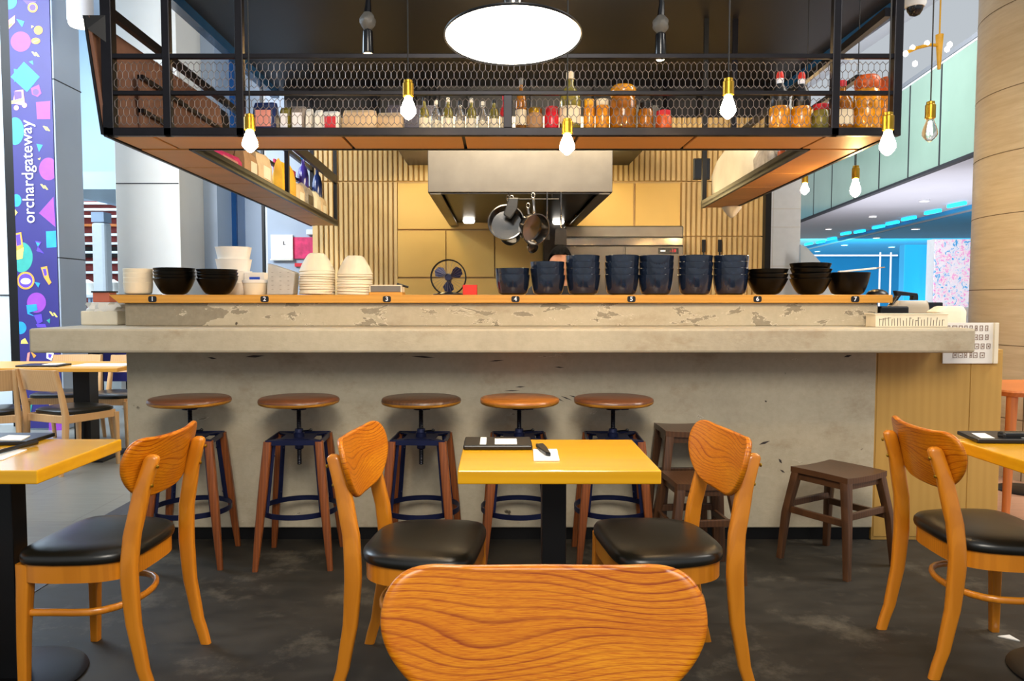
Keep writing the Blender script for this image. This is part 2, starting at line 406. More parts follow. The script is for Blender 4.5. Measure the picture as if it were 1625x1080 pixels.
def text_mesh(txt, name, material, size, loc, rot=(PI/2, 0, 0), ext=.001, parent=None, width=None, spacing=1.0, bold=0.):
    cu = bpy.data.curves.new(name, 'FONT'); cu.body = txt; cu.size = size; cu.extrude = ext; cu.align_x = 'CENTER'; cu.align_y = 'CENTER'
    cu.space_character = spacing; cu.offset = bold; cu.resolution_u = 3
    t = bpy.data.objects.new('tmp', cu); COL.objects.link(t)
    dg = bpy.context.evaluated_depsgraph_get(); me = bpy.data.meshes.new_from_object(t.evaluated_get(dg)); me.name = name
    bpy.data.objects.remove(t)
    me.materials.clear(); me.materials.append(M[material])
    if width:
        xs = [v.co.x for v in me.vertices]; k = width/(max(xs)-min(xs))
        for v in me.vertices: v.co.x *= k
    o = bpy.data.objects.new(name, me); COL.objects.link(o); o.location = loc; o.rotation_euler = rot
    if parent is not None: o.parent = parent
    return o
# ================================================================== SETTING
def struct_box(name, a, b, m, label=None, bevel=0):
    mb = MB(); mb.bb(a, b); return structure(mb.build(name, m, bevel=bevel), label)
XL, XR = -2.28, 2.72
struct_box('floor', (XL, -3, -.1), (XR, 9.3, 0), 'floor')
struct_box('floor_left', (-16, -3, -.1), (XL, 26, 0), 'floorleft')
struct_box('floor_right', (XR, -3, -.1), (22, 32, 0), 'floorright')
struct_box('trim_1', (XL, 1.0, 0), (XL+.30, 5.2, .003), 'floorstrip', 'dark stone strip edging the dining floor')

# kitchen back wall : slatted boards left and right, smooth yellow panels between, dark wall above
YB = 8.1
zs = [0, px(790, 375, YB).z, px(790, 288, YB).z, px(790, 240, YB).z+.35]
xA, xB, xC, xD = px(497, 300, YB).x, px(631, 300, YB).x, px(1080, 300, YB).x, px(1212, 300, YB).x
mb = MB()
mb.bb((xA-.02, YB+.03, 0), (xD, YB+.15, zs[3]))
def slats(x0, x1, pitch, z0, z1, off=0):
    n = max(1, int(round((x1-x0)/pitch))); p = (x1-x0)/n
    for i in range(n):
        a = x0+i*p
        mb.prism([(a+p*.10, YB+.03, z0), (a+p*.26, YB-.012, z0), (a+p*.86, YB-.012, z0), (a+p*1.0, YB+.03, z0)], (0, 0, z1-z0))
slats(xA, xB, .052, 0, zs[2]-.008); slats(xA, xB, .052, zs[2]+.008, zs[3])
slats(xC, xD, .056, 0, zs[1]-.006); slats(xC, xD, .056, zs[1]+.006, zs[2]-.006); slats(xC, xD, .056, zs[2]+.006, zs[3])
slats(xB, xC, .056, zs[2]+.008, zs[3])
structure(mb.build('wall_back', 'slat'), 'slatted tan wall at the back of the kitchen')
mb = MB()
def ypanel(x0, x1, y0, y1):
    a, b = px(x0, y1, YB), px(x1, y0, YB)
    mb.bb((a.x+.006, YB-.015, a.z+.006), (b.x-.006, YB+.03, b.z-.006))
for (x0, x1, y0, y1) in ((631, 895, 290, 364), (895, 1006, 290, 364), (1006, 1080, 290, 470), (631, 708, 365, 440), (708, 785, 365, 440), (785, 862, 365, 440), (862, 1006, 364, 440), (631, 1006, 441, 560)):
    ypanel(x0, x1, y0, y1)
structure(mb.build('trim_2', 'wallpaint_yellow'), 'smooth yellow wall panels behind the kitchen hood')
struct_box('wall_upper', (xA-.3, YB+.02, zs[3]), (xD+.1, YB+.15, 3.5), 'darkwall', 'dark wall above the slats')
struct_box('ceiling', (-2.36, 3.9, 3.5), (2.98, 8.3, 3.6), 'ductblack', 'black ceiling over the kitchen')
struct_box('ceiling_left', (-16, -2, 5.6), (-2.8, 26, 5.7), 'mallceiling')
struct_box('ceiling_right', (2.99, -2, 6.4), (7.6, 30, 6.5), 'mallceiling')
struct_box('beam_left', (-2.44, 3.9, 3.42), (-2.36, 8.3, 3.62), 'blueglass', 'blue edged bulkhead on the left of the kitchen ceiling')
struct_box('beam_right', (2.98, 3.9, 3.42), (3.06, 8.3, 3.62), 'blueglass', 'blue edged bulkhead on the right of the kitchen ceiling')
# dark vertical fins hung at the back of the kitchen ceiling
mb = MB()
for x in (-1.25, -.86, -.72, -.62, -.30, .35, 1.0, 1.25, 1.62, 1.75, 2.1):
    mb.bb((x-.012, 7.9, zs[3]), (x+.012, 8.09, 3.5))
structure(mb.build('trim_3', 'frame'), 'dark vertical battens on the wall above the hood')
# frame posts at the two ends of the back wall
struct_box('trim_4', (xD-.01, YB-.1, 0), (xD+.05, YB+.15, 3.5), 'black', 'black post at the right end of the slatted wall')

# ================================================================== COUNTER
YW, YK, YS = 3.86, 3.89, 3.55
xl, xr = px(202, 650, YW).x, px(1389, 650, YW).x
zt, zb = px(790, 521, YS).z, px(790, 560, YS).z
zc0, zc1 = px(790, 480.5, 3.83).z, px(790, 467.5, 3.83).z
cr = root('bar_counter', 'long cement bar counter with peeling paint and a thick ledge facing the tables', 'counter', (0, YW, 0))
def lb(a, b): return (Vector(a)-Vector((0, YW, 0)), Vector(b)-Vector((0, YW, 0)))
mb = MB(); mb.bb(*lb((xl, YW, .07), (xr, 4.40, zb))); mb.build('base_wall', 'paint', cr, bevel=.006)
mb = MB(); mb.bb(*lb((xl, YW, zt), (xr, 4.40, zc0))); mb.build('upper_wall', 'paint_peel', cr, bevel=.006, label='peeling strip of cement wall between the ledge and the wooden top')
mb = MB(); mb.bb(*lb((px(45, 540, YS).x, YS, zb), (px(1549, 540, YS).x, 4.30, zt))); lo = mb.build('ledge', 'paint_ledge', cr, bevel=.012, label='thick stained cement ledge')
mb = MB(); mb.bb(*lb((xl+.02, YK, 0), (xr, 4.38, .07))); mb.build('kickboard', 'blackplastic', cr, label='black kickboard')

mb = MB()
for x0, y0, x1, y1, w in ((879, 629, 895, 637, 2), (890, 628, 908, 635, 2), (903, 627, 921, 632, 2), (818, 614, 834, 613, 2), (800, 620, 826, 619, 1.6), (776, 573, 800, 571, 2), (880, 582, 896, 583, 2), (690, 567, 652, 565, 3), (1205, 705, 1222, 699, 4), (1236, 728, 1241, 735, 4), (1238, 745, 1246, 750, 3), (1214, 636, 1217, 637, 3), (330, 567, 344, 569, 3), (390, 566, 420, 564, 4), (1340, 566, 1352, 563, 4)):
    p0, p1 = px(x0, y0, YW)-Vector((0, YW, 0)), px(x1, y1, YW)-Vector((0, YW, 0)); h = w*YW/1200/2; n_ = (p1-p0).normalized(); up = Vector((-n_.z, 0, n_.x))*h
    mb.prism([p0-n_*h*.5, p0.lerp(p1, .4)+up, p1, p0.lerp(p1, .5)-up], (0, -.0006, 0))
mb.build('scuff_marks', 'ink', cr, label='dark scuffs and chips in the wall paint')

# wooden counter top with the seat numbers
cx0, cx1 = px(172, 473, 3.83).x, px(1417, 473, 3.83).x
wt = root('wooden_countertop', 'oak board along the top of the cement counter with small number tags', 'countertop', (0, 3.83, 0))
mb = MB(); mb.prism([(cx0, 0, zc1), (cx1, 0, zc1), (cx1, 0, zc0), (cx0+.05, 0, zc0)], (0, .66, 0)); mb.build('board', 'countertop', wt, bevel=.003)
for i, x in enumerate((242, 420, 614, 818, 1002, 1202, 1357)):
    p = px(x, 474.3, 3.83); mb = MB(); w, h = .021, .0155
    pts = [(p.x+w*math.copysign(abs(math.cos(a))**.5, math.cos(a)), -.002, p.z+h*math.copysign(abs(math.sin(a))**.5, math.sin(a))) for a in [2*PI*k/20 for k in range(20)]]
    mb.prism(pts, (0, .002, 0)); tg = mb.build('number_tag', 'blackplastic', wt, label='black tag with a white number %d' % (i+1))
    text_mesh(str(i+1), 'digit', 'p_white', .030, (p.x, -.0025, p.z), parent=tg, ext=.0006, bold=.0006)

# yellow plywood side cabinet
sx1 = px(1588, 600, 3.90).x
sc_ = root('plywood_side_cabinet', 'tall yellow plywood cabinet at the right end of the cement counter', 'cabinet', ((xr+sx1)/2, 3.88, 0))
wc = sx1-xr-.01
mb = MB(); mb.bb((-wc/2, 0, 0), (wc/2, .55, zb-.004)); mb.build('body', 'plypanel', sc_, bevel=.003)
mb = MB(); mb.bb((-wc/2+.01, -.004, .02), (wc*.24, .0, zb-.02)); mb.build('front_panel', 'plypanel', sc_, bevel=.001)
mb = MB(); mb.bb((wc*.24+.006, -.004, .02), (wc/2-.01, .0, zb-.02)); mb.build('front_panel', 'plypanel', sc_, bevel=.001)

# ================================================================== OVERHEAD CAGE SHELF
YF = 3.5
zB0, zB1 = px(790, 215, YF).z, px(790, 202, YF).z          # bottom bar
zM0, zM1 = px(790, 150, YF).z, px(790, 143, YF).z
zU0, zU1 = px(790, 92, YF).z, px(790, 84, YF).z
XLs, XRs = px(166, 214, YF).x, px(1420, 214, YF).x         # outer sides
DS = .33; YFB = YF+DS; WS = .27                            # depth of front run, width of the side runs
YLE, YRE = 7.75, 6.25
cg = root('overhead_shelf_cage', 'dark metal cage shelf with wire mesh hanging over the counter on three sides', 'shelf', (0, YF, zB0))
OFF = Vector((0, YF, zB0))
def cgb(name, boxes, m, label=None, bevel=.003, parent=None):
    mb = MB()
    for a, b in boxes: mb.bb(Vector(a)-OFF, Vector(b)-OFF)
    return mb.build(name, m, parent or cg, bevel=bevel, label=label)
cgb('front_bar', [((XLs, YF, zB0), (XRs, YF+.03, zB1))], 'frame')
cgb('mesh_rail', [((XLs, YF+.004, zM0), (XRs, YF+.026, zM1))], 'frame')
cgb('mesh_rail', [((XLs, YF+.004, zU0), (XRs, YF+.026, zU1))], 'frame')
for x, w in ((169, .05), (263, .036), (379, .036), (1328, .036), (1426, .04)):
    X = px(x, 110, YF).x
    cgb('post', [((X-w/2, YF, zB0), (X+w/2, YF+w, 3.5))], 'frame')
X = px(806, 175, YF).x
cgb('short_post', [((X-.02, YF+.003, zB1), (X+.02, YF+.028, zM0))], 'frame')
# shelf boards and orange soffit panels (front run)
cgb('shelf_board', [((XLs, YF+.03, zB0+.012), (XRs, YFB, zB1))], 'frame')
cgb('back_bar', [((XLs+WS, YFB-.02, zB0-.004), (XRs-WS, YFB, zB1))], 'frame')
seams = [XLs+.01]+[px(x, 225, YF+.15).x for x in (262, 552, 737, 912, 1094, 1292)]+[XRs-.01]
for a, b in zip(seams[:-1], seams[1:]):
    cgb('soffit_panel', [((a+.008, YF+.032, zB0+.001), (b-.008, YFB-.024, zB0+.011))], 'orange', bevel=0)
# side runs : board, orange panels, inner fascia, rails, posts
def side_run(sgn, Xo, Yend, cuts, splay):
    def Xa(Y): return Xo + splay*(Y-YFB)/(Yend-YFB)
    def Q(x, Y, z): return Vector((x, Y, z))-OFF
    def strip(name, m, xa, xb, Y0, Y1, z0, z1, label=None):
        mb = MB()
        f = lambda Y, d: Xa(Y)-sgn*d
        mb.prism([Q(f(Y0, xa), Y0, z0), Q(f(Y0, xb), Y0, z0), Q(f(Y1, xb), Y1, z0), Q(f(Y1, xa), Y1, z0)], (0, 0, z1-z0))
        return mb.build(name, m, cg, label=label)
    strip('side_board', 'frame', 0, WS, YFB, Yend, zB0+.012, zB0+.030)
    strip('inner_fascia', 'frame', WS-.02, WS, YFB, Yend, zB0-.002, zB0+.055)
    strip('outer_edge', 'black', -.012, .004, YF, Yend, zB0-.004, zB1)
    ys = [YFB+.005]+cuts+[Yend-.02]
    for a, b in zip(ys[:-1], ys[1:]):
        strip('soffit_panel', 'orange', .008, WS-.024, a+.008, b-.008, zB0+.001, zB0+.011)
    for z0, z1 in ((zM0, zM1), (zU0, zU1)):
        strip('side_rail', 'frame', 0, .03, YFB, Yend, z0, z1)
    strip('side_rail', 'frame', 0, .03, YF+.03, Yend, px(790, 22, YF).z, px(790, 8, YF).z)
    for Y in (Yend-.03,):
        strip('post', 'frame', .0, .04, Y-.02, Y+.02, zB0, 3.5)
        strip('post', 'black', WS-.035, WS, Y-.02, Y+.02, zB0, 3.5)
    return strip
st = side_run(-1, XLs, YLE, [4.35, 4.95, 5.6, 6.3, 7.0], -.10)
st('side_panel', 'panelbrown', .004, .012, YFB, 5.6, zB1, zU0, 'brown board closing the left side of the cage')
st('divider_post', 'frame', WS-.03, WS, 5.75, 5.79, zB0+.05, zB0+.50)
st('inner_rail', 'frame', WS-.03, WS, 5.2, YLE, zB0+.42, zB0+.50)
st2 = side_run(1, XRs, YRE, [4.55, 5.1, 5.7], .12)
# slanted fascia on the left
a, b, c_, d_ = px(160, 213, YF), px(131, 24, YF-.02), px(160, 24, YF), px(162, 200, YF)
mb = MB(); mb.prism([a-OFF, b-OFF, b-OFF+Vector((.012, 0, 0)), a-OFF+Vector((.012, 0, 0))], (0, 1.8, 0)); mb.build('slanted_fascia', 'black', cg)
mb = MB(); mb.prism([a-OFF+Vector((.013, .005, 0)), b-OFF+Vector((.013, .005, 0)), b-OFF+Vector((.028, .005, 0)), a-OFF+Vector((.028, .005, 0))], (0, 1.6, 0)); mb.build('fascia_lining', 'panelbrown', cg, label='brown inner lining of the slanted side')
mb = MB(); mb.prism([b-OFF, c_-OFF+Vector((.02, 0, 0)), c_-OFF+Vector((.02, 0, -.12)), b-OFF+Vector((.02, 0, -.06))], (0, .02, 0)); mb.build('fascia_bracket', 'black', cg)
# hexagonal chicken wire : mesh of thin wires
def chicken(x0, x1, z0, z1, y, cw, ch, r):
    mb = MB(); mb.v = []; edges = {}
    nx = int((x1-x0)/cw); nz = int((z1-z0)/ch)
    cw = (x1-x0)/nx; ch = (z1-z0)/nz
    segs = []
    for j in range(nz+1):
        z = z0+j*ch; o = .5*cw if j % 2 else 0
        for i in range(nx+1):
            x = x0+i*cw+o
            top = (x, z+ch*.32); bot = (x, z-ch*.32)
            segs.append((bot, top))
            if j < nz:
                for dx in (-.5, .5):
                    segs.append((top, (x+dx*cw, z+ch*.68)))
    for (ax, az), (bx, bz) in segs:
        if min(ax, bx) < x0-.001 or max(ax, bx) > x1+.001 or min(az, bz) < z0 - .001 or max(az, bz) > z1+.001: continue
        d = Vector((bx-ax, 0, bz-az)).normalized(); nrm = Vector((-d.z, 0, d.x))
        jit = random.uniform(-.0012, .0012)
        ring = []
        for (X, Z) in ((ax, az), (bx, bz)):
            c = Vector((X, y+jit, Z))-OFF
            ring += [c+nrm*r, c+Vector((0, r, 0)), c-nrm*r, c-Vector((0, r, 0))]
        mb.add(ring, [(0, 1, 5, 4), (1, 2, 6, 5), (2, 3, 7, 6), (3, 0, 4, 7)])
    return mb
chicken(XLs+.03, XRs-.03, zB1+.001, zM0-.001, YF+.015, .026, .030, .0015).build('wire_mesh', 'wire', cg, label='chicken wire below the middle rail')
chicken(XLs+.03, XRs-.03, zM1+.001, zU0-.001, YF+.015, .026, .030, .0015).build('wire_mesh', 'wire', cg, label='chicken wire above the middle rail')

# ================================================================== HOOD AND BACK KITCHEN
YH = 5.6
hx0, hx1 = px(679, 300, YH).x, px(972, 300, YH).x; hz = px(826, 305, YH).z
hd = root('extractor_hood', 'large brushed steel extractor hood over the kitchen', 'hood', ((hx0+hx1)/2, YH, hz))
w = hx1-hx0; D = YB-YH-.02; HH = .55
mb = MB()
mb.prism([(-w/2, 0, 0), (w/2, 0, 0), (w/2, 0, HH), (-w/2, 0, HH)], (0, .012, 0)); mb.build('front_panel', 'steel', hd, bevel=.004)
for s in (-1, 1):
    mb = MB(); mb.bb((s*w/2-.006-s*.006, .014, 0), (s*w/2+.006-s*.006, D, HH)); mb.build('side_panel', 'steel', hd)
    mb = MB(); mb.bb((s*(w/2-.055)-.04, .02, -.012), (s*(w/2-.055)+.04, D, .0)); mb.build('gutter_rim', 'steel', hd)
mb = MB(); mb.bb((-w/2+.012, .014, HH-.02), (w/2-.012, D, HH)); mb.build('top_panel', 'steel', hd)
mb = MB(); mb.bb((-w/2+.095, .02, .03), (w/2-.095, D, .05)); mb.build('filter_underside', 'darksteel', hd, label='dark grease filters under the hood')
mb = MB(); mb.bb((-w/2+.095, .015, -.01), (w/2-.095, .04, .04)); mb.build('front_rim', 'darksteel', hd)
mb = MB(); mb.lathe([(.05, 0), (.06, .02), (.06, .035)], (w/2-.22, D-.25, -.012), 16); mb.build('hood_lamp', 'downlight', hd, smooth=True)
mb = MB(); mb.lathe([(.05, 0), (.06, .02), (.06, .035)], (-w/2+.22, D-.35, -.012), 16); mb.build('hood_lamp', 'downlight', hd, smooth=True)
# warm bare point lights added at both sides of the hood
for i, (x, y, e) in enumerate(((w/2+.25, D-.55, 9), (-w/2-.15, D-.6, 10))):
    l = bpy.data.lights.new('hood_side_light', 'POINT'); l.energy = e; l.color = (1, .78, .36); l.shadow_soft_size = .06
    o = bpy.data.objects.new('hood_side_light', l); COL.objects.link(o); o.parent = hd; o.location = (x, y, .25)
mb = MB(); zD = px(790, 262.5, YB).z
structure(MB().bb((px(648, 262, YB).x, 6.6, zD), (hx0-.005, YB-.02, zD+.25)).build('duct_left', 'purplesoffit'), 'dark violet bulkhead left of the hood')
structure(MB().bb((hx1+.005, 6.6, zD), (px(997, 262, YB).x, YB-.02, zD+.25)).build('duct_right', 'ductblack'), 'black bulkhead right of the hood')

# steel fridge with red indicator
YR = 7.55
fa, fb = px(896, 500, YR), px(1085, 358, YR)
fr = root('steel_upright_fridge', 'wide stainless steel fridge standing against the yellow kitchen wall', 'fridge', ((fa.x+fb.x)/2, YR, 0))
w = fb.x-fa.x; H_ = fb.z
mb = MB(); mb.bb((-w/2, 0, .1), (w/2, .5, H_)); mb.build('body', 'steel', fr, bevel=.012)
z1, z2 = px(990, 376, YR).z, px(990, 390, YR).z
mb = MB(); mb.bb((-w/2+.01, -.016, z1), (w/2-.01, 0, H_-.01)); mb.build('top_panel', 'steel', fr, bevel=.004)
mb = MB(); mb.bb((-w/2+.01, -.03, z2), (w/2-.01, 0, z1-.006)); mb.build('handle_rail', 'polished', fr, bevel=.006)
for i in range(2):
    x0 = -w/2+.01+i*w/2
    mb = MB(); mb.bb((x0, -.014, .14), (x0+w/2-.016, 0, z2-.006)); mb.build('door', 'steel', fr, bevel=.004)
p = px(1060, 398, YR)-fr.location
mb = MB(); mb.bb((p.x-.10, -.022, p.z-.03), (p.x+.10, -.014, p.z+.03)); dp = mb.build('control_display', 'screenblack', fr)
text_mesh('-18', 'digits', 'redjar', .045, (p.x+.045, -.023, p.z), parent=dp)
mb = MB(); mb.bb((p.x-.08, -.0235, p.z-.008), (p.x-.03, -.022, p.z+.006)); mb.build('label_strip', 'p_white', dp)
for s in (-1, 1):
    mb = MB(); mb.bb((s*w*.4-.03, .1, 0), (s*w*.4+.03, .4, .1)); mb.build('foot', 'black', fr)
struct_box('trim_6', (px(862, 400, 8.0).x, 7.9, 0), (px(895, 400, 8.0).x, YB-.02, px(862, 300, 8.0).z), 'darksteel', 'dark narrow strip between the hanging tools and the fridge')  # solid dark strip filling the gap beside the fridge

# kitchen wall extras
p = px(1114, 267, 6.9)
wm = root('wall_display_panel', 'small dark screen with black border hanging on the right shelf end', 'screen', p)
mb = MB(); mb.bb((-.075, 0, -.10), (.075, .03, .09)); mb.build('frame', 'black', wm, bevel=.004)
mb = MB(); mb.bb((-.06, -.003, -.085), (.06, 0, .075)); mb.build('screen', 'screenblack', wm)
p = px(1161, 343, 6.15)
tag(MB().lathe([(.010, -.075), (.025, -.065), (.075, 0), (.075, .012)], (0, 0, 0), 24).build('cone_spotlight', 'white', smooth=True), 'white cone shaped fitting under the right shelf end', 'spotlight').location = (p.x, 6.15, zB0-.014)
for (x, lab) in ((1124, 'left of the pair'), (1150, 'right of the pair')):
    a = px(x, 378, 7.9); b_ = px(x, 405, 7.9)
    mb = MB(); mb.bb((-.02, -.01, -.0), (.02, .01, .13)); mb.bb((-.008, -.006, -.45), (.008, .006, 0))
    tag(mb.build('hanging_knife', 'black', bevel=.004), 'black handled utensil on the slatted wall, %s' % lab, 'utensil').location = (a.x, YB-.03, a.z-.13)
# ================================================================== FURNITURE
def backrest_mesh(W=.48, Hh=.205, R=.72, th=.017):
    """bean shaped bent plywood rest; x across, curved round a vertical axis, ends come forward (+y)."""
    def half_w(t):            # t: 0 bottom .. 1 top
        if t > .55:
            u = (t-.55)/.45; return 1.0*(1-.36*u**3.2) if u < 1 else .64
        u = t/.55; return .50+.50*math.sin(u*PI/2)**.9
    # outline through control points with Catmull-Rom
    ctrl = [(0, 1.0), (.45, 1.0), (.72, 1.01), (.88, .955), (.97, .83), (1.0, .66), (.975, .50), (.90, .345), (.78, .20), (.62, .08), (.42, .015), (.2, 0), (0, 0)]
    pts = []
    full = ctrl + [(-x, y) for x, y in reversed(ctrl[1:-1])]
    n = len(full)
    for i in range(n):
        p0, p1, p2, p3 = full[i-1], full[i], full[(i+1) % n], full[(i+2) % n]
        for k in range(4):
            t = k/4
            q = [.5*((2*p1[a])+(-p0[a]+p2[a])*t+(2*p0[a]-5*p1[a]+4*p2[a]-p3[a])*t*t+(-p0[a]+3*p1[a]-3*p2[a]+p3[a])*t**3) for a in (0, 1)]
            pts.append((q[0]*W/2, (q[1]-.5)*Hh))
    cen = (0, .02*Hh)
    m = len(pts); rs = []
    scales = [1, .93, .75, .55, .36, .18]
    def pos(x, z, off):
        a = x/R; rr = R-off
        return Vector((rr*math.sin(a), R-rr*math.cos(a)-0.0, z))
    mb = MB()
    front = []
    for s in scales: front.append([pos(cen[0]+(x-cen[0])*s, cen[1]+(z-cen[1])*s, th/2) for x, z in pts])
    back = []
    for s in scales: back.append([pos(cen[0]+(x-cen[0])*s, cen[1]+(z-cen[1])*s, -th/2) for x, z in pts])
    rimf = [pos(x*1.0, z, th/2) for x, z in pts]
    e = .006
    def shrink(x, z): 
        d = math.hypot(x, z); k = (d-e)/d; return x*k, z*k
    f0 = [pos(*shrink(x, z), th/2) for x, z in pts]; b0 = [pos(*shrink(x, z), -th/2) for x, z in pts]
    f1 = [pos(x, z, th/2-.005) for x, z in pts]; b1 = [pos(x, z, -th/2+.005) for x, z in pts]
    seq = list(reversed(front[1:]))+[f0, f1, b1, b0]+back[1:]
    mb.rings(seq, True, True)
    return mb
LEGZ = [0, .10, .24, .36, .44, .52, .60, .68, .745]
def rear_y(z):
    zs_ = [(0, -.290), (.12, -.257), (.26, -.234), (.40, -.226), (.50, -.232), (.62, -.255), (.78, -.298)]
    for (a, ya), (b, yb) in zip(zs_[:-1], zs_[1:]):
        if z <= b:
            t = (z-a)/(b-a); t2 = t*t*(3-2*t)*.5+t*.5
            return ya+(yb-ya)*t2
    return zs_[-1][1]
def seat_outline(sx=.225, fy=.150, by=-.226, n=48):
    pts = []
    for k in range(n):
        a = 2*PI*k/n; c, s = math.cos(a), math.sin(a)
        p = 4.5 if s > 0 else 3.7
        x = math.copysign(abs(c)**(2/p), c); y = math.copysign(abs(s)**(2/p), s)
        wd_ = 1.0 if s > 0 else 1.0-.10*abs(y)
        pts.append((x*sx*wd_, y*(fy if s > 0 else -by)))
    return pts
def make_chair(name='bentwood_chair', label='', grp='honey coloured bentwood chairs with black seats'):
    r = root(name, label, 'chair', group=grp)
    so = seat_outline()
    mb = MB(); rs = []
    for s, z in ((.55, .424), (.95, .424), (.99, .428), (1.0, .438), (.995, .449), (.96, .459), (.86, .467), (.66, .473), (.4, .476), (.15, .477)):
        rs.append([Vector((x*s, y*s, z)) for x, y in so])
    mb.rings(rs); mb.build('seat', 'blackvinyl', r, smooth=True, sharp=1.0)
    mb = MB(); rs = []
    for s, z in ((.90, .368), (.955, .368), (.955, .424), (.90, .424)): rs.append([Vector((x*s, y*s, z)) for x, y in so])
    rs.append(rs[0]); mb.rings(rs, cap=False); mb.build('seat_apron', 'chair', r, smooth=True, sharp=.6)
    for sx in (-1, 1):
        mb = MB(); secs = []
        for i in range(17):
            z = .752*i/16; k = 1.0-.32*max(0, (.36-z)/.36)-.12*max(0, (z-.6)/.15)
            secs.append((sx*(.190-.030*max(0, (z-.42)/.33)), rear_y(z), z, .0185*k, .027*k))
        x, y = secs[-1][0], secs[-1][1]
        secs += [(x, y-.001, .760, .0145, .019), (x, y-.002, .766, .008, .010)]
        mb.loft(secs, 3.2, 16); mb.build('rear_leg', 'chair', r, smooth=True, sharp=1.0)
        mb = MB(); mb.loft([(sx*.192, .126, 0, .0145, .0145), (sx*.190, .122, .2, .0175, .0175), (sx*.187, .118, .30, .020, .020), (sx*.185, .115, .368, .0215, .0215), (sx*.185, .115, .422, .0215, .0215)], 6, 16)
        mb.build('front_leg', 'chair', r, smooth=True, sharp=.9)
    # stretcher hoop
    path = []
    for i in range(25):
        t = i/24
        a = PI*t
        if t < .25: x, y = -.186+.008*math.sin(t*4*PI/2), .122-(.122+.03)*t/.25
        elif t > .75: x, y = .186-.008*math.sin((1-t)*4*PI/2), .122-(.122+.03)*(1-t)/.25
        else:
            b = (t-.25)/.5*PI; x, y = -.178*math.cos(b), -.03-.150*math.sin(b)**.8
        path.append((x, y, .262))
    mb = MB(); mb.tube(path, .0125, 8, flat=.75); mb.build('stretcher_hoop', 'chair', r, smooth=True, sharp=1.2)
    # backrest
    b = backrest_mesh().build('backrest', 'veneer', r, smooth=True, sharp=.9)
    b.location = (0, -.235, .712); b.rotation_euler = (.24, 0, 0)
    b.location = (0, rear_y(.70)+.010, .712)
    for sx in (-1, 1):
        for dz in (-.03, .03):
            mb = MB(); mb.lathe([(.006, 0), (.006, .004), (.003, .006)], (sx*.168, rear_y(.70+dz)-.026, .70+dz), 10, M4=Matrix.Rotation(PI/2, 4, 'X'))
            mb.build('screw_cap', 'brass', r, smooth=True)
    return r
def place_chair(src, loc, rz, label):
    return copy_tree(src, loc, rz, label)
ch = make_chair(label='honey bentwood chair with black seat, left of the small square table')
# feet mid-points measured from the photograph: chair local -y is its back
def set_chair(o, Xrear, Y, rz):        # Xrear: x of the rear feet line when facing +-x
    d = Vector((0, -.285, 0)); d.rotate(Matrix.Rotation(rz, 3, 'Z'))
    o.location = (Xrear-d.x, Y, 0); o.rotation_euler = (0, 0, rz)
set_chair(ch, -.485, 2.47, -PI/2-.12)
c2 = place_chair(ch, (0, 0, 0), 0, 'honey bentwood chair with black seat, right of the small square table'); set_chair(c2, .78, 2.49, PI/2+.11)
c3 = place_chair(ch, (0, 0, 0), 0, 'honey bentwood chair with black seat, tucked by the left table and seen from behind'); set_chair(c3, -1.08, 2.52, PI/2-.06)
c4_ = place_chair(ch, (0, 0, 0), 0, 'honey bentwood chair with black seat, at the table on the right edge'); set_chair(c4_, 1.455, 2.61, -PI/2-.05)
c5 = place_chair(ch, (0, 0, 0), 0, 'honey bentwood chair mostly cut off by the left edge of the photo'); set_chair(c5, -2.16, 2.46, -PI/2)
c6 = place_chair(ch, (0, 0, 0), 0, 'nearest bentwood chair, its wide oak backrest filling the bottom centre')
c6.location = (.068, .84, .0); c6.rotation_euler = (0, 0, PI); c6.scale = (1.02, 1.05, 1.038)

# ------------------------------------------------------------------ restaurant tables
def make_table(x0, x1, y0, y1, label, post_x, post_y, baser=.22):
    r = root('square_table', label, 'table', (post_x, post_y, 0), group='square honey topped tables on black pedestals')
    mb = MB(); mb.bb((x0-post_x, y0-post_y, .708), (x1-post_x, y1-post_y, .75)); mb.build('table_top', 'table', r, bevel=.004)
    mb = MB(); mb.bb((-.039, -.039, .014), (.039, .039, .69)); mb.build('pedestal', 'black', r, bevel=.004)
    mb = MB(); mb.lathe([(baser, 0), (baser, .006), (baser-.02, .012), (.06, .016)], (0, 0, 0), 48); mb.build('base_disc', 'black', r, smooth=True, label='round black base plate')
    mb = MB(); mb.bb((-.16, -.025, .69), (.16, .025, .708)); mb.bb((-.025, -.16, .69), (.025, .16, .708)); mb.build('top_bracket', 'black', r)
    return r
ty0, ty1 = pf(888, 746, .75).y, pf(870, 697, .75).y
make_table(pf(726, 746, .75).x, pf(1050, 746, .75).x, ty0, ty1, 'small square honey wood table in the centre with a menu folder on it', px(878, 820, 2.44).x, (ty0+ty1)/2)
lx = pf(75, 739, .75).x+.005
make_table(lx-.64, lx, ty0, ty1+.01, 'honey wood table at the left edge holding a clipboard', px(22, 900, 2.46).x, (ty0+ty1)/2)
rx = 1.635
make_table(rx, rx+.62, ty0-.01, ty1+.02, 'honey wood table at the right edge holding a black folder', rx+.31, (ty0+ty1)/2)

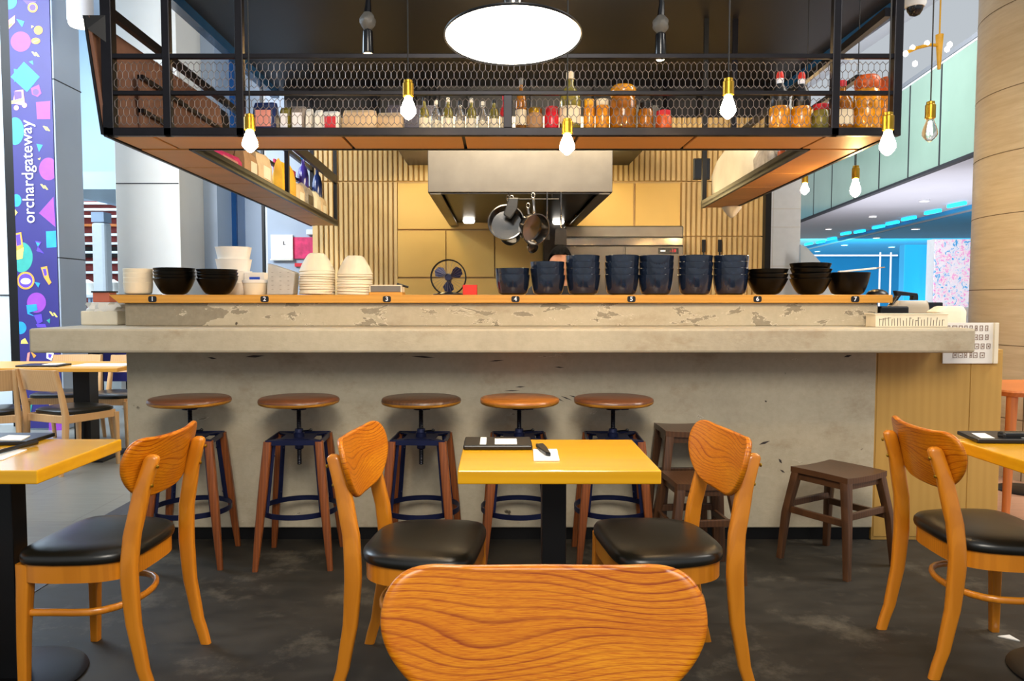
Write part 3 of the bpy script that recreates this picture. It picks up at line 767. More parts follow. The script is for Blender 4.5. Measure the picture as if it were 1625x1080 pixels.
# ------------------------------------------------------------------ adjustable bar stools
def make_bar_stool(seatmat='stoolseat', lab=''):
    r = root('bar_stool', lab, 'stool', group='round wooden bar stools along the counter')
    mb = MB(); n = 40; R_ = .190
    def ring(rad, z, jit=0):
        return [Vector(((rad+jit*math.sin(5*a+rad*40))*math.cos(a), (rad+jit*math.sin(5*a))*math.sin(a), z)) for a in [2*PI*k/n for k in range(n)]]
    mb.rings([ring(.05, .752), ring(R_-.012, .752), ring(R_-.003, .757, .002), ring(R_, .768, .003)], mi=1, cap=True)
    mb.rings([ring(R_, .768, .003), ring(R_-.002, .777, .002), ring(R_-.010, .782), ring(.05, .783)], mi=0)
    mb.build('seat', [seatmat, 'stooledge'], r, smooth=True, sharp=.8)
    mb = MB(); mb.box((0, 0, .745), (.25, .035, .012), M4=Matrix.Rotation(.35, 4, 'Z')); mb.box((0, 0, .7455), (.25, .035, .0118), M4=Matrix.Rotation(.35+PI/2, 4, 'Z')); mb.lathe([(.035, .725), (.04, .739)], n=20)
    mb.build('seat_bracket', 'bluesteel', r)
    mb = MB(); prof = []
    for i in range(70):
        z = .46+.27*i/69; prof.append((.0115 if i % 2 else .0098, z))
    mb.lathe(prof, n=12); mb.build('screw_shaft', 'screwmetal', r, smooth=True)
    mb = MB(); mb.lathe([(.018, .535), (.021, .54), (.021, .565), (.026, .568), (.026, .612), (.022, .616), (.019, .632), (.013, .634)], n=16); hub = mb.build('hub', 'bluesteel', r, smooth=True, sharp=.5)
    mb = MB(); mb.tube([(.02, -.01, .622), (.06, -.035, .63)], .004, 6); mb.ball((.063, -.037, .631), .008, 8, 6); mb.build('lock_lever', 'black', hub, smooth=True)
    # top plate: shaped square with arms to the legs
    mb = MB(); a, b = .125, .055
    poly = []
    for q in range(4):
        for (x, y) in ((a, a-.022), (a-.004, a), (a-.022, a), (b*.9, b*1.15), (0, b*1.25), (-b*.9, b*1.15))[:]:
            c, s_ = math.cos(q*PI/2), math.sin(q*PI/2)
            poly.append((x*c-y*s_, x*s_+y*c))
    # simple: centre plate + four edge bars + arms
    mb.bb((-.075, -.075, .589), (.075, .075, .595))
    for s in (-1, 1):
        mb.bb((-a, s*a-.003, .575), (a, s*a+.003, .598)); mb.bb((s*a-.003, -a, .575), (s*a+.003, a, .598))
    for s in (-1, 1):
        for t in (-1, 1):
            mb.prism([(s*.07, t*.045, .589), (s*a, t*(a-.02), .589), (s*(a-.02), t*a, .589), (s*.045, t*.07, .589)], (0, 0, .006))
    mb.build('top_frame', 'bluesteel', r)
    for s in (-1, 1):
        for t in (-1, 1):
            mb = MB()
            P0, P1 = Vector((s*.118, t*.118, .592)), Vector((s*.172, t*.172, 0))
            secs = []
            for i in range(7):
                k = i/6; p = P0.lerp(P1, k); hw = .0185+.004*math.sin(k*PI)-.006*k
                secs.append((p.x, p.y, p.z, hw, hw))
            mb.loft(list(reversed(secs)), 5, 12); leg = mb.build('leg', 'stoolleg', r, smooth=True, sharp=.9)
            mb = MB(); q0, q1 = P0.lerp(P1, .02), P0.lerp(P1, .56)
            d = Vector((-s*.021, -t*.021, 0))
            mb.tube([q0+d, q1+d], .011, 4, flat=.5)
            for k in (.12, .5):
                pp = P0.lerp(P1, k)+d*1.35; mb.ball(pp, .005, 6, 4)
            mb.build('strap', 'bluesteel', leg, label='navy steel strap along the inside of the leg')
    mb = MB(); rs = []
    R2 = .178
    for k in range(48):
        a_ = 2*PI*k/48
        rs.append([Vector(((R2+d)*math.cos(a_), (R2+d)*math.sin(a_), z)) for d, z in ((0, .238), (.006, .238), (.006, .262), (0, .262))])
    rs.append(rs[0]); mb.rings(rs, cap=False); mb.build('foot_ring', 'bluesteel', r, smooth=True, sharp=.5, label='navy steel foot ring')
    return r
YST = 3.60
sx_ = [px(x, 640, YST).x for x in (301, 474, 668, 824, 973)]
bs = make_bar_stool('stoolseat', 'leftmost bar stool along the counter, round brown wooden seat'); bs.location = (sx_[0], YST, 0); bs.rotation_euler = (0, 0, .10)
labs = ['second bar stool from the left, behind the chair left of the centre table', 'third bar stool from the left with the darkest chipped seat', 'fourth bar stool from the left with an amber coloured seat', 'rightmost bar stool, chipped seat, beside the stacked dark wooden stools']
for x, rz, l in zip(sx_[1:], (.04, -.05, .02, -.04), labs):
    o = copy_tree(bs, (x, YST, 0), rz, l)
    if 'amber' in l or 'darkest' in l:
        for k in [q for q in bpy.data.objects if q.parent == o and q.name.startswith('seat') and 'bracket' not in q.name]:
            k.data = k.data.copy(); k.data.materials[0] = M['stoolseat_light' if 'amber' in l else 'darkwood']

# ------------------------------------------------------------------ dark four legged stools
def make_wood_stool(h=.45, s=.16, lab=''):
    r = root('wooden_stool', lab, 'stool', group='dark four legged wooden stools')
    n = 12; mb = MB(); g = []
    for i in range(n+1):
        g.append([Vector((-s+2*s*i/n, -s+2*s*j/n, h-.006*(1-((2*i/n-1)**2))-.002*((2*j/n-1)**2))) for j in range(n+1)])
    vs = [p for row in g for p in row]; vs += [p-Vector((0, 0, .026)) for p in vs]; N = (n+1)**2; fs = []
    for i in range(n):
        for j in range(n):
            a = i*(n+1)+j; q = (a, a+1, a+n+2, a+n+1); fs.append(q); fs.append(tuple(N+x for x in reversed(q)))
    for i in range(n):
        for (a, b) in ((i, i+1), (n*(n+1)+i, n*(n+1)+i+1), (i*(n+1), (i+1)*(n+1)), (i*(n+1)+n, (i+1)*(n+1)+n)): fs.append((a, b, N+b, N+a))
    mb.add(vs, fs); mb.build('seat', 'darkwood', r, smooth=True, sharp=.6)
    for a in (-1, 1):
        for b in (-1, 1):
            mb = MB(); k = s/.16
            mb.loft([(a*(s+.03*k), b*(s+.03*k), 0, .014, .014), (a*(s+.012*k), b*(s+.012*k), h*.5, .0175, .0175), (a*(s-.022), b*(s-.022), h-.024, .021, .021)], 7, 12)
            mb.build('leg', 'darkwood', r, smooth=True, sharp=.8)
    zz = h*.60; e = s-.002
    for a in (-1, 1):
        mb = MB(); mb.bb((-e, a*e-.009, zz-.016), (e, a*e+.009, zz+.016)); mb.build('stretcher', 'darkwood', r, bevel=.003)
        mb = MB(); mb.bb((a*e-.009, -e, zz-.045), (a*e+.009, e, zz-.013)); mb.build('stretcher', 'darkwood', r, bevel=.003)
        mb = MB(); mb.bb((-e+.01, a*(s-.022)-.008, h-.062), (e-.01, a*(s-.022)+.008, h-.026)); mb.build('apron', 'darkwood', r)
        mb = MB(); mb.bb((a*(s-.022)-.008, -e+.01, h-.062), (a*(s-.022)+.008, e-.01, h-.026)); mb.build('apron', 'darkwood', r)
    return r
w1 = make_wood_stool(.452, .150, 'dark square wooden stool standing alone before the right end of the counter'); w1.location = (1.615, 3.55, 0); w1.rotation_euler = (0, 0, PI/4-.24)
w2 = make_wood_stool(.45, .135, 'low dark wooden stool in front of the taller one, behind the right chair'); w2.location = (.905, 3.40, 0); w2.rotation_euler = (0, 0, .08)
w3 = make_wood_stool(.625, .125, 'taller dark wooden stool against the counter behind a low one'); w3.location = (.925, 3.71, 0); w3.rotation_euler = (0, 0, .02)

# ------------------------------------------------------------------ pale ash chairs and tables in the left background
def make_ash_chair(lab):
    r = root('ash_dining_chair', lab, 'chair', group='pale ash chairs in the left background')
    mb = MB(); so = seat_outline(.225, .22, -.21, 36); rs = []
    for s, z in ((.6, .42), (.97, .42), (1, .43), (.99, .445), (.9, .455), (.5, .458)): rs.append([Vector((x*s, y*s, z)) for x, y in so])
    mb.rings(rs); mb.build('seat', 'blackvinyl', r, smooth=True, sharp=.9)
    for sx in (-1, 1):
        mb = MB(); mb.loft([(sx*.215, -.27, 0, .014, .016), (sx*.212, -.225, .25, .018, .022), (sx*.21, -.215, .42, .019, .024), (sx*.205, -.245, .6, .017, .020), (sx*.20, -.285, .752, .012, .013)], 3, 12); mb.build('rear_leg', 'lightwood', r, smooth=True, sharp=1)
        mb = MB(); mb.loft([(sx*.215, .20, 0, .013, .013), (sx*.21, .195, .40, .019, .019)], 4, 12); mb.build('front_leg', 'lightwood', r, smooth=True, sharp=1)
        mb = MB(); mb.bb((sx*.205-.01, -.2, .365), (sx*.205+.01, .19, .42)); mb.build('apron', 'lightwood', r, bevel=.003)
    for y in (-.21, .19):
        mb = MB(); mb.bb((-.2, y-.01, .365), (.2, y+.01, .42)); mb.build('apron', 'lightwood', r, bevel=.003)
    mb = MB(); rs = []
    for i in range(13):
        x = -.205+.41*i/12; y = -.255-.045*math.cos(x/.205*PI/2); 
        rs.append([Vector((x, y+dy+(z-.67)*-.22, z)) for dy, z in ((0, .600), (.016, .600), (.016, .752), (0, .752))])
    mb.rings(rs); mb.build('backrest', 'lightwood', r, smooth=True, sharp=.6)
    return r
def at(px_, y_, Y): return px(px_, y_, Y).x
a1 = make_ash_chair('pale ash chair with black seat nearest the left edge, back turned to the camera')
a1.location = (at(95, 640, 5.45), 5.62, 0); a1.rotation_euler = (0, 0, -.42)
for (x, Y, rz, l) in ((103, 6.55, PI+.1, 'pale ash chair facing the camera behind the background table'), (185, 6.5, PI-.1, 'pale ash chair facing the camera, partly hidden by the counter edge'), (-22, 5.5, .5, 'pale ash chair cut off by the left edge of the photo')):
    copy_tree(a1, (at(x, 640, Y), Y, 0), rz, l)
t = root('background_table', 'pale wooden table between the ash chairs in the left background', 'table', (at(137, 640, 6.0), 6.0, 0))
mb = MB(); mb.bb((-.95, -.33, .705), (.42, .30, .735)); mb.build('table_top', 'countertop', t, bevel=.003)
mb = MB(); mb.bb((-.065, -.065, 0), (.065, .065, .705)); mb.build('pedestal', 'black', t)
mb = MB(); mb.bb((-.25, -.25, 0), (.25, .25, .012)); mb.build('base_plate', 'black', t)
p = Vector((at(70, 590, 5.85), 5.85, .736))
fo = root('black_folder', 'black menu folder lying on the pale background table', 'folder', p)
mb = MB(); mb.bb((-.16, -.1, 0), (.16, .1, .012)); mb.build('cover', 'blackplastic', fo, bevel=.003)
mb = MB(); mb.bb((.02, -.06, .0125), (.13, .07, .016)); mb.build('paper_sheet', 'paper', fo)
tag(MB().bb((-.20, -.10, 0), (.20, .10, .006)).build('paper_menu', 'paper', bevel=.001), 'white paper menu lying on the background table near the counter', 'menu').location = (at(165, 590, 5.9), 5.9, .736)

# right background : orange wood table with splayed legs
t = root('orange_wood_table', 'orange wooden table partly hidden behind the plywood cabinet', 'table', (3.12, 4.45, 0))
mb = MB(); mb.loft([(0, 0, .71, .30, .30), (0, 0, .735, .315, .315), (0, 0, .745, .31, .31)], 6, 32); mb.build('table_top', 'orangechair', t, smooth=True, sharp=.6)
for sx in (-1, 1):
    for sy in (-1, 1):
        mb = MB(); mb.tube([(sx*.24, sy*.24, .71), (sx*.285, sy*.285, 0)], [.03, .02], 10); mb.build('leg', 'orangechair', t, smooth=True, sharp=1)
a = copy_tree(a1, (2.93, 5.15, 0), PI-.2, 'orange tinted wooden chair behind the orange table at the right edge')
for o in [k for k in bpy.data.objects if k.parent == a]:
    if o.data.materials[0] is M['lightwood']:
        o.data = o.data.copy(); o.data.materials[0] = M['orangechair']
a['group'] = 'chairs by the right column'
p = pf(1612, 778); tag(MB().lathe([(.17, 0), (.17, .008), (.16, .014), (.03, .016)], n=40).build('round_floor_plate', 'black', smooth=True), 'round black plate lying on the rosy floor at the right', 'table base').location = (p.x+.06, p.y, 0)
# ================================================================== LAMPS
def pendant(x, Y, z, r, lab, tilt=.10, grp='round pendant lamps over the table row'):
    t = root('pendant_lamp', lab, 'lamp', (x, Y, z), group=grp)
    R = Matrix.Rotation(-tilt, 4, 'X')
    def tl(mb):
        mb.v = [tuple(R @ Vector(p)) for p in mb.v]; return mb
    tl(MB().lathe([(r*.985, -.004), (r, 0), (r, .004), (r*.8, .012), (r*.4, .024), (.05, .034), (.03, .065)], n=64, cap=False)).build('lamp_shade', 'lampshade', t, smooth=True, sharp=.8)
    tl(MB().lathe([(r*.975, .002), (r*.7, -.006), (r*.35, -.010), (.01, -.011)], n=64, cap=True)).build('diffuser', 'lampdisc', t, smooth=True, label='glowing white diffuser')
    mb = MB(); mb.lathe([(.028, .06), (.030, .075), (.030, .15), (.020, .165)], n=24); mb.build('neck', 'polished', t, smooth=True, sharp=.6)
    mb = MB(); mb.tube([(0, 0, .16), (0, 0, 1.6)], .004, 6); mb.build('cord', 'cord', t)
    return t
p = px(814, 59, 2.45)
pendant(p.x, 2.45, p.z, .219, 'big round glowing pendant lamp above the centre table')

def bulb_lamp(pxx, y_sock, y_tip, Y, lab, ztop=3.4, clear=False, w=.058):
    a, b = px(pxx, y_sock, Y), px(pxx, y_tip, Y); L = a.z-b.z
    t = root('edison_bulb', lab, 'light bulb', (b.x, Y, b.z), group='hanging filament bulbs')
    hs = min(.075, L*.42); zb_ = L-hs
    mb = MB(); mb.lathe([(.016, zb_-.004), (.021, zb_), (.021, zb_+hs*.75), (.017, zb_+hs*.8), (.017, L-.004), (.006, L)], n=20); mb.build('socket', 'brass', t, smooth=True, sharp=.5)
    r = w/2
    prof = [(.002, 0), (r*.35, .004), (r*.75, .016), (r*.97, zb_*.28), (r, zb_*.38), (r*.92, zb_*.52), (r*.7, zb_*.72), (r*.5, zb_*.88), (r*.46, zb_)]
    mb = MB(); mb.lathe(prof, n=24); mb.build('glass_bulb', 'bulbglass' if clear else 'bulb', t, smooth=True, label=None)
    if clear:
        mb = MB()
        for k in range(4):
            aa = k*PI/2; mb.tube([(.004*math.cos(aa), .004*math.sin(aa), zb_*.85), (.010*math.cos(aa), .010*math.sin(aa), zb_*.3)], .0022, 6)
        mb.build('filament', 'filament', t, label='glowing filament')
    mb = MB(); mb.tube([(0, 0, L-.003), (0, 0, ztop-b.z)], .0028, 6); mb.build('cord', 'cord', t)
    return t
q = NT('bulb_glass'); q.set(.03, Transmission_Weight=1.0, IOR=1.1); q.b.inputs['Base Color'].default_value = (1, .95, .85, 1); M['bulbglass'] = q.m
bulb_lamp(397, 180, 242, 2.9, 'lit filament bulb hanging before the left end of the cage front')
bulb_lamp(648, 126, 190, 2.9, 'lit filament bulb hanging before the mesh, left of the big lamp')
bulb_lamp(900, 187, 246, 2.9, 'lit filament bulb hanging just right of the big lamp, before the orange soffit')
bulb_lamp(1155, 123, 189, 2.9, 'lit filament bulb hanging before the mesh, right of the big lamp')
bulb_lamp(1408, 177, 247, 2.9, 'lit filament bulb at the right front corner of the cage')
bulb_lamp(1475, 160, 225, 3.3, 'clear filament bulb on a long cord right of the cage', clear=True, w=.062)
bulb_lamp(1357, 262, 313, 4.4, 'lit filament bulb hanging against the green balcony beyond the cage')
bulb_lamp(1277, 276, 309, 5.5, 'smallest lit filament bulb, by the far right end of the cage')
for x, y, l in ((584, 88, 'small lit spot lamp with a cloth wrapped stem, left above the cage mesh'), (1048, 93, 'small lit spot lamp with a dark stem, right above the cage mesh')):
    b = px(x, y, 4.6); t = root('spot_lamp', l, 'lamp', b, group='spot lamps inside the cage')
    mb = MB(); mb.ball((0, 0, 0), .026, 14, 8, (1, 1, .5)); mb.build('lens', 'bulb', t, smooth=True)
    mb = MB(); mb.lathe([(.030, .008), (.033, .02), (.030, .14), (.02, .15)], n=20); mb.build('lamp_body', 'screenblack', t, smooth=True, sharp=.6)
    mb = MB(); rs = []
    for i in range(9):
        z = .15+.10*i/8; rr = .022+.026*math.sin(PI*i/8)
        rs.append([Vector((rr*(1+.12*math.sin(3*k+i))*math.cos(2*PI*k/14), rr*(1+.1*math.cos(4*k+i))*math.sin(2*PI*k/14), z)) for k in range(14)])
    mb.rings(rs); mb.build('wrapping', 'greyplastic', t, smooth=True)
    mb = MB(); mb.tube([(0, 0, .25), (.005, 0, .32), (-.01, 0, .5), (-.02, 0, 3.49-b.z)], [.022, .016, .014, .012], 8); mb.build('stem', 'screenblack', t, smooth=True)

# ================================================================== BOWLS AND THINGS ON THE COUNTER
ZC = zc1+.0005
YC = 4.02
ORD = ['lowest', 'second', 'third', 'fourth', 'fifth', 'sixth', 'seventh', 'eighth', 'ninth', 'tenth', 'eleventh']
def lathe_thing(name, prof, m, n=40):
    mb = MB(); mb.lathe(prof, n=n, cap=True); return mb.mesh(name, m, True)
def link(name, me, loc, lab, cat, grp, rz=0, rx=0, ry=0):
    o = bpy.data.objects.new(name, me); COL.objects.link(o); o.location = loc; o.rotation_euler = (rx, ry, rz)
    me.set_sharp_from_angle(angle=.8)
    return tag(o, lab, cat, grp)
def bowl_prof(r, h, rb, p=.5, th=.006):
    out = [(rb*.9, 0.0), (rb, .001)]
    for i in range(1, 11):
        t = i/10; out.append((rb+(r-rb)*t**p, h*t**1.15))
    out += [(r-th*.3, h+.0015), (r-th, h)]
    inn = [(max(rr-th, .004), zz+th*.8) for rr, zz in out[1:-2]]
    return out+list(reversed([q for q in inn if q[1] < h-.001]))+[(.004, th+.002)]
nav = lathe_thing('noodle_bowl', bowl_prof(.091, .105, .055, .28), 'navy')
stacks = [(813, 2, 'shortest navy bowl stack, right of the red box'), (869, 3, 'navy bowl stack in front of the cook'), (925, 4, 'navy bowl stack just right of the cook'),
          (986, 4, 'left navy bowl stack of the middle pair'), (1041, 4, 'right navy bowl stack of the middle pair'), (1103, 4, 'left navy bowl stack of the widest pair'), (1159, 4, 'navy bowl stack next to the black bowls')]
for k, (x, n, d) in enumerate(stacks):
    X = px(x, 440, YC).x
    for i in range(n):
        tot = {2: .034, 3: .034, 4: .0335}[n]
        link('noodle_bowl', nav, (X+random.uniform(-.002, .002), YC+random.uniform(-.003, .003), ZC+i*tot), '%s glossy bowl of the %s' % (['lowest', 'second lowest', 'third lowest', 'fourth lowest'][i] if i < n-1 else 'topmost', d), 'bowl', 'navy bowls stacked on the counter', random.uniform(0, 6), random.uniform(-.012, .012), random.uniform(-.012, .012))
blk = lathe_thing('ramen_bowl', bowl_prof(.105, .085, .045, .62), 'blackglaze')
for x, n, d, step in ((277, 4, 'left black bowl stack at the left end', .018), (345, 4, 'right black bowl stack at the left end', .016), (1218, 3, 'black bowl stack beside the navy bowls', .024), (1286, 4, 'middle black bowl stack at the right end', .026)):
    X = px(x, 440, YC).x
    for i in range(n):
        sc_1 = 1.0 if x < 1000 else .98
        o = link('ramen_bowl', blk, (X+random.uniform(-.002, .002), YC+random.uniform(-.003, .003), ZC+.001+i*step), '%s bowl of the %s' % (['lowest', 'second lowest', 'third lowest', 'fourth lowest'][i] if i < n-1 else 'topmost', d), 'bowl', 'black bowls stacked on the counter', random.uniform(0, 6), .02 if x == 1286 and i else random.uniform(-.012, .012), -.02 if x == 1286 else .015 if x == 345 else 0)
bigb = lathe_thing('serving_bowl', bowl_prof(.112, .118, .062, .5), 'blackglaze')
X = px(1352, 440, YC).x
link('serving_bowl', bigb, (X, YC+.05, ZC), 'large single black bowl at the right end of the wooden top', 'bowl', None)
t = root('paper_wrapped_chopsticks', 'white paper wrapped chopsticks laid across the large black bowl', 'chopsticks', (X+.03, YC+.05, ZC+.121), 0)
mb = MB(); mb.box((.02, 0, .012), (.20, .022, .010), M4=Matrix.Rotation(-.10, 4, 'Y')); mb.build('paper_sleeve', 'paper', t, bevel=.002)
mb = MB(); mb.tube([(.10, -.004, .020), (.165, -.006, .027)], .003, 6); mb.tube([(.10, .005, .020), (.165, .006, .027)], .003, 6); mb.build('stick_tips', 'lightwood', t)
p = px(1392, 467, 4.05)
tag(MB().lathe([(.055, 0), (.053, .008), (.042, .020), (.024, .029), (.006, .032)], n=32).build('black_dome', 'blackplastic', smooth=True), 'small black dome shaped dish at the right tip of the wooden top', 'dish').location = (p.x, 4.05, ZC)
# white bowls far left
wb = lathe_thing('white_bowl', bowl_prof(.073, .062, .060, .35), 'cream')
X = px(219, 440, YC).x
for i in range(4): link('white_bowl', wb, (X, YC, ZC+.004+i*.0235), '%s of the four white bowls at the left tip of the wooden top' % ['lowest', 'second lowest', 'second highest', 'topmost'][i], 'bowl', 'white bowls at the left tip')
mb = MB(); mb.bb((-.11, -.06, 0), (.11, .06, .003)); tag(mb.build('black_mat', 'blackplastic'), 'thin black mat under the white bowls', 'mat').location = (X-.01, YC, ZC)
# upside-down conical white bowls
cone = lathe_thing('conical_bowl', [(.091, 0), (.094, .003), (.090, .010), (.078, .040), (.060, .072), (.046, .092), (.036, .099), (.004, .101), (.004, .095), (.034, .093), (.042, .087), (.056, .066), (.074, .034), (.087, .004)], 'cream', 40)
for x, n, d in ((503, 10, 'taller stack of upside-down white conical bowls'), (563, 9, 'shorter stack of upside-down white conical bowls')):
    X = px(x, 440, YC).x
    for i in range(n):
        o = link('conical_bowl', cone, (X+random.uniform(-.003, .003), YC+random.uniform(-.003, .003), ZC+.002+i*.0132), '%s bowl in the %s' % (ORD[i] if i < n-1 else 'topmost', d), 'bowl', 'upside-down white conical bowls', random.uniform(0, 6), random.uniform(-.03, .03), random.uniform(-.035, .035))
# takeaway boxes behind (octagonal)
def octa(r, h, z0=0, k=1.12):
    mb = MB(); rs = []
    for s, z in ((.86, 0), (.88, .004), (1, h*.96), (1.02, h*.96), (1.02, h)): rs.append([Vector((k*r*s*math.cos(2*PI*(i+.5)/8), r*s*math.sin(2*PI*(i+.5)/8), z0+z)) for i in range(8)])
    mb.rings(rs); return mb
ob = octa(.088, .066).mesh('takeaway_box', 'paper', False)
X = px(371, 420, 4.25).x
for i in range(4): link('takeaway_box', ob, (X, 4.25, ZC+i*.067), '%s of the eight-sided white takeaway boxes behind the black bowls' % ['lowest', 'second lowest', 'second highest', 'topmost'][i], 'box', 'eight-sided white boxes', .2*0)
X = px(405, 440, 4.02).x
wt2 = root('white_food_tub', 'low round white tub between the black bowls and the clear cups', 'tub', (X, 4.02, ZC))
mb = MB(); mb.lathe([(.055, 0), (.058, .004), (.064, .06), (.066, .062)], n=40); mb.build('body', 'cream', wt2, smooth=True, sharp=.6)
mb = MB(); mb.lathe([(.067, .0622), (.068, .066), (.068, .078), (.060, .080)], n=40); mb.build('lid', 'paper', wt2, smooth=True, sharp=.6)
X = px(406, 440, 4.22).x
wt3 = root('white_carton', 'small white carton with a blue sticker behind the white tub', 'carton', (X, 4.24, ZC))
mb = MB(); mb.bb((-.055, -.05, 0), (.055, .05, .125)); mb.build('box', 'paper', wt3, bevel=.003)
mb = MB(); mb.bb((-.026, -.0515, .065), (.032, -.05, .10)); mb.build('sticker', 'bluetag', wt3, label='blue sticker')
# frosted cup bundle
X = px(450, 440, 4.02).x
fc = root('clear_cup_bundle', 'sloping block of frosted clear plastic cups left of the conical bowls', 'cups', (X, 4.02, ZC))
mb = MB(); mb.prism([(-.076, -.05, 0), (.062, -.05, 0), (.072, -.05, .118), (-.068, -.05, .165)], (0, .1, 0)); mb.build('wrapper', 'frost', fc, bevel=.006)
for i in range(3):
    mb = MB()
    for k in range(5): mb.lathe([(.018, .012+k*.022), (.021, .030+k*.022)], (-.045+i*.042, -.030, 0), 14, cap=False)
    mb.build('cup_column', 'clearglass', fc, smooth=True)
# grey tray + pen
X = px(614, 455, 4.0).x
tr = root('grey_tray', 'low grey tray with a cream rim right of the conical bowls', 'tray', (X, 4.02, ZC))
mb = MB(); mb.bb((-.085, -.06, .012), (.082, .06, .014)); mb.bb((-.088, -.064, 0), (.086, .064, .012)); mb.build('base', 'countertop', tr)
mb = MB(); mb.bb((-.083, -.058, .014), (.080, .058, .048)); mb.build('body', 'greyplastic', tr, bevel=.004)
mb = MB()
for a, b in (((-.086, -.061, .046), (.083, -.055, .052)), ((-.086, .055, .046), (.083, .061, .052)), ((-.086, -.061, .014), (-.080, .061, .052)), ((.077, -.061, .014), (.083, .061, .052))): mb.bb(a, b)
mb.build('rim', 'cream', tr, bevel=.001)
mb = MB(); mb.tube([(.055, -.03, .058), (.115, -.035, .040)], .006, 8); tag(mb.build('marker_pen', 'blackplastic', smooth=True), 'black marker lying over the right edge of the grey tray', 'pen').location = (X, 4.02, ZC)
# desk fan
p = px(712, 440, 4.12); zf = p.z-ZC
fn = root('desk_fan', 'small dark desk fan standing on the wooden top before the yellow wall', 'fan', (p.x, 4.12, ZC))
mb = MB(); mb.lathe([(.085, 0), (.085, .006), (.06, .012), (.02, .016)], n=32); mb.build('base', 'blackplastic', fn, smooth=True, sharp=.6)
mb = MB(); mb.loft([(.002, .02, .012, .014, .012), (.002, .02, zf-.03, .011, .010), (.002, .02, zf+.01, .016, .014)], 4, 12); mb.build('stand', 'navyplast', fn, smooth=True, sharp=.8) if 'navyplast' in M else mb.build('stand', 'bluesteel', fn, smooth=True, sharp=.8)
mb = MB(); RF = .094
for rr, yy, th in ((RF, 0, .004), (RF, -.03, .004)):
    mb.tube([(rr*math.cos(2*PI*k/40), yy, zf+rr*math.sin(2*PI*k/40)) for k in range(40)], th, 6, closed=True)
mb.build('guard_ring', 'blackplastic', fn, smooth=True)
mb = MB()
for k in range(28):
    a = 2*PI*k/28; mb.tube([(.018*math.cos(a), -.042, zf+.018*math.sin(a)), (RF*.6*math.cos(a+.15), -.042, zf+RF*.6*math.sin(a+.15)), (RF*math.cos(a+.2), -.028, zf+RF*math.sin(a+.2))], .0007, 3)
mb.build('guard_wires', 'wire', fn)
mb = MB(); mb.lathe([(.022, -.02), (.022, .0), (.016, .012)], (0, 0, 0), 20, M4=Matrix.Translation((0, -.012, zf)) @ Matrix.Rotation(PI/2, 4, 'X')); mb.build('motor_hub', 'bluesteel', fn, smooth=True, sharp=.6)
for k in range(3):
    mb = MB(); base = .6+2*PI*k/3; front = []; n = 14
    outl = [(.015, -.35), (.035, -.62), (.06, -.62), (.078, -.35), (.083, 0), (.072, .35), (.05, .45), (.028, .35), (.015, .25)]
    pts = [(r_*math.cos(base+a), -.012-.016*a, zf+r_*math.sin(base+a)) for r_, a in outl]
    mb.prism(pts, (0, .0025, 0)); mb.build('blade', 'bluesteel', fn)
p = px(746, 460, 4.05)
rb = root('red_box', 'small bright red box beside the desk fan', 'box', (p.x, 4.05, ZC))
mb = MB(); mb.bb((-.038, -.03, 0), (.038, .03, .052)); mb.build('body', 'red', rb, bevel=.002)
mb = MB(); mb.bb((-.0385, -.0305, .046), (.0385, .0305, .0535)); mb.build('lid', 'red', rb, bevel=.001)
# wooden board behind the navy bowls
# ================================================================== THINGS BESIDE THE COUNTER
zl = zt+.0005
# left : white tray with napkins and a small brown box
p = px(164, 508, 4.05)
nb = root('white_napkin_tub', 'white tub lined with paper at the left end of the cement ledge', 'tub', (p.x+.0, 4.10, zl))
mb = MB(); mb.bb((-.10, -.09, 0), (.095, .09, .075)); mb.build('tub', 'cream', nb, bevel=.006)
mb = MB(); rs = []
for i in range(5):
    rs.append([Vector(((.10+.014*math.sin(5*k+i*2))*math.cos(2*PI*k/24)*1.0, (.09+.012*math.cos(3*k+i))*math.sin(2*PI*k/24), .072+.012*i)) for k in range(24)])
mb.rings(rs); mb.build('paper_liner', 'paper', nb, smooth=True)
rb2 = root('terracotta_box', 'small terracotta coloured box standing in the white napkin tub', 'box', (p.x-.02, 4.12, zl+.121))
mb = MB(); mb.bb((-.05, -.04, 0), (.04, .04, .055)); mb.build('body', 'terracotta', rb2, bevel=.003)
mb = MB(); mb.bb((-.055, -.045, .052), (.045, .045, .06)); mb.build('lid', 'blackplastic', rb2)
# right : dispenser, black terminal, white carton, paper signs
pA = px(1389, 522, 3.72); pB = px(1505, 497, 3.72)
sg = root('white_paper_tray', 'long white tray with dark pen strokes on the right end of the ledge', 'tray', ((pA.x+pB.x)/2, 3.72, zl))
w = pB.x-pA.x; h = pB.z-zl
mb = MB(); mb.bb((-w/2, 0, 0), (w/2, .10, h)); mb.build('body', 'cream', sg, bevel=.003)
mb = MB(); mb.bb((-w/2-.008, -.004, h-.006), (w/2, .104, h)); mb.build('rim', 'cream', sg, bevel=.002)
mb = MB()
random.seed(3)
for i in range(22):
    x = -w/2+.02+i*(w-.05)/21; s = random.uniform(-.004, .004); hh = random.uniform(.55, .9)*(h-.02)
    mb.prism([(x, -.0012, .006), (x+.0022, -.0012, .006), (x+.0022+s, -.0012, .006+hh), (x+s, -.0012, .006+hh)], (0, .0012, 0))
    if random.random() < .5: mb.bb((x, -.0012, .006+hh*.9), (x+.012, 0, .006+hh*.9+.002))
mb.build('pen_strokes', 'ink', sg, label='rows of dark handwritten strokes')
pA = px(1500, 577, 3.84); pB = px(1588, 512, 3.84)
pm = root('menu_sign_board', 'white board with a hand drawn menu at the top of the plywood cabinet', 'sign', ((pA.x+pB.x)/2, 3.862, pA.z))
w = pB.x-pA.x; h = pB.z-pA.z
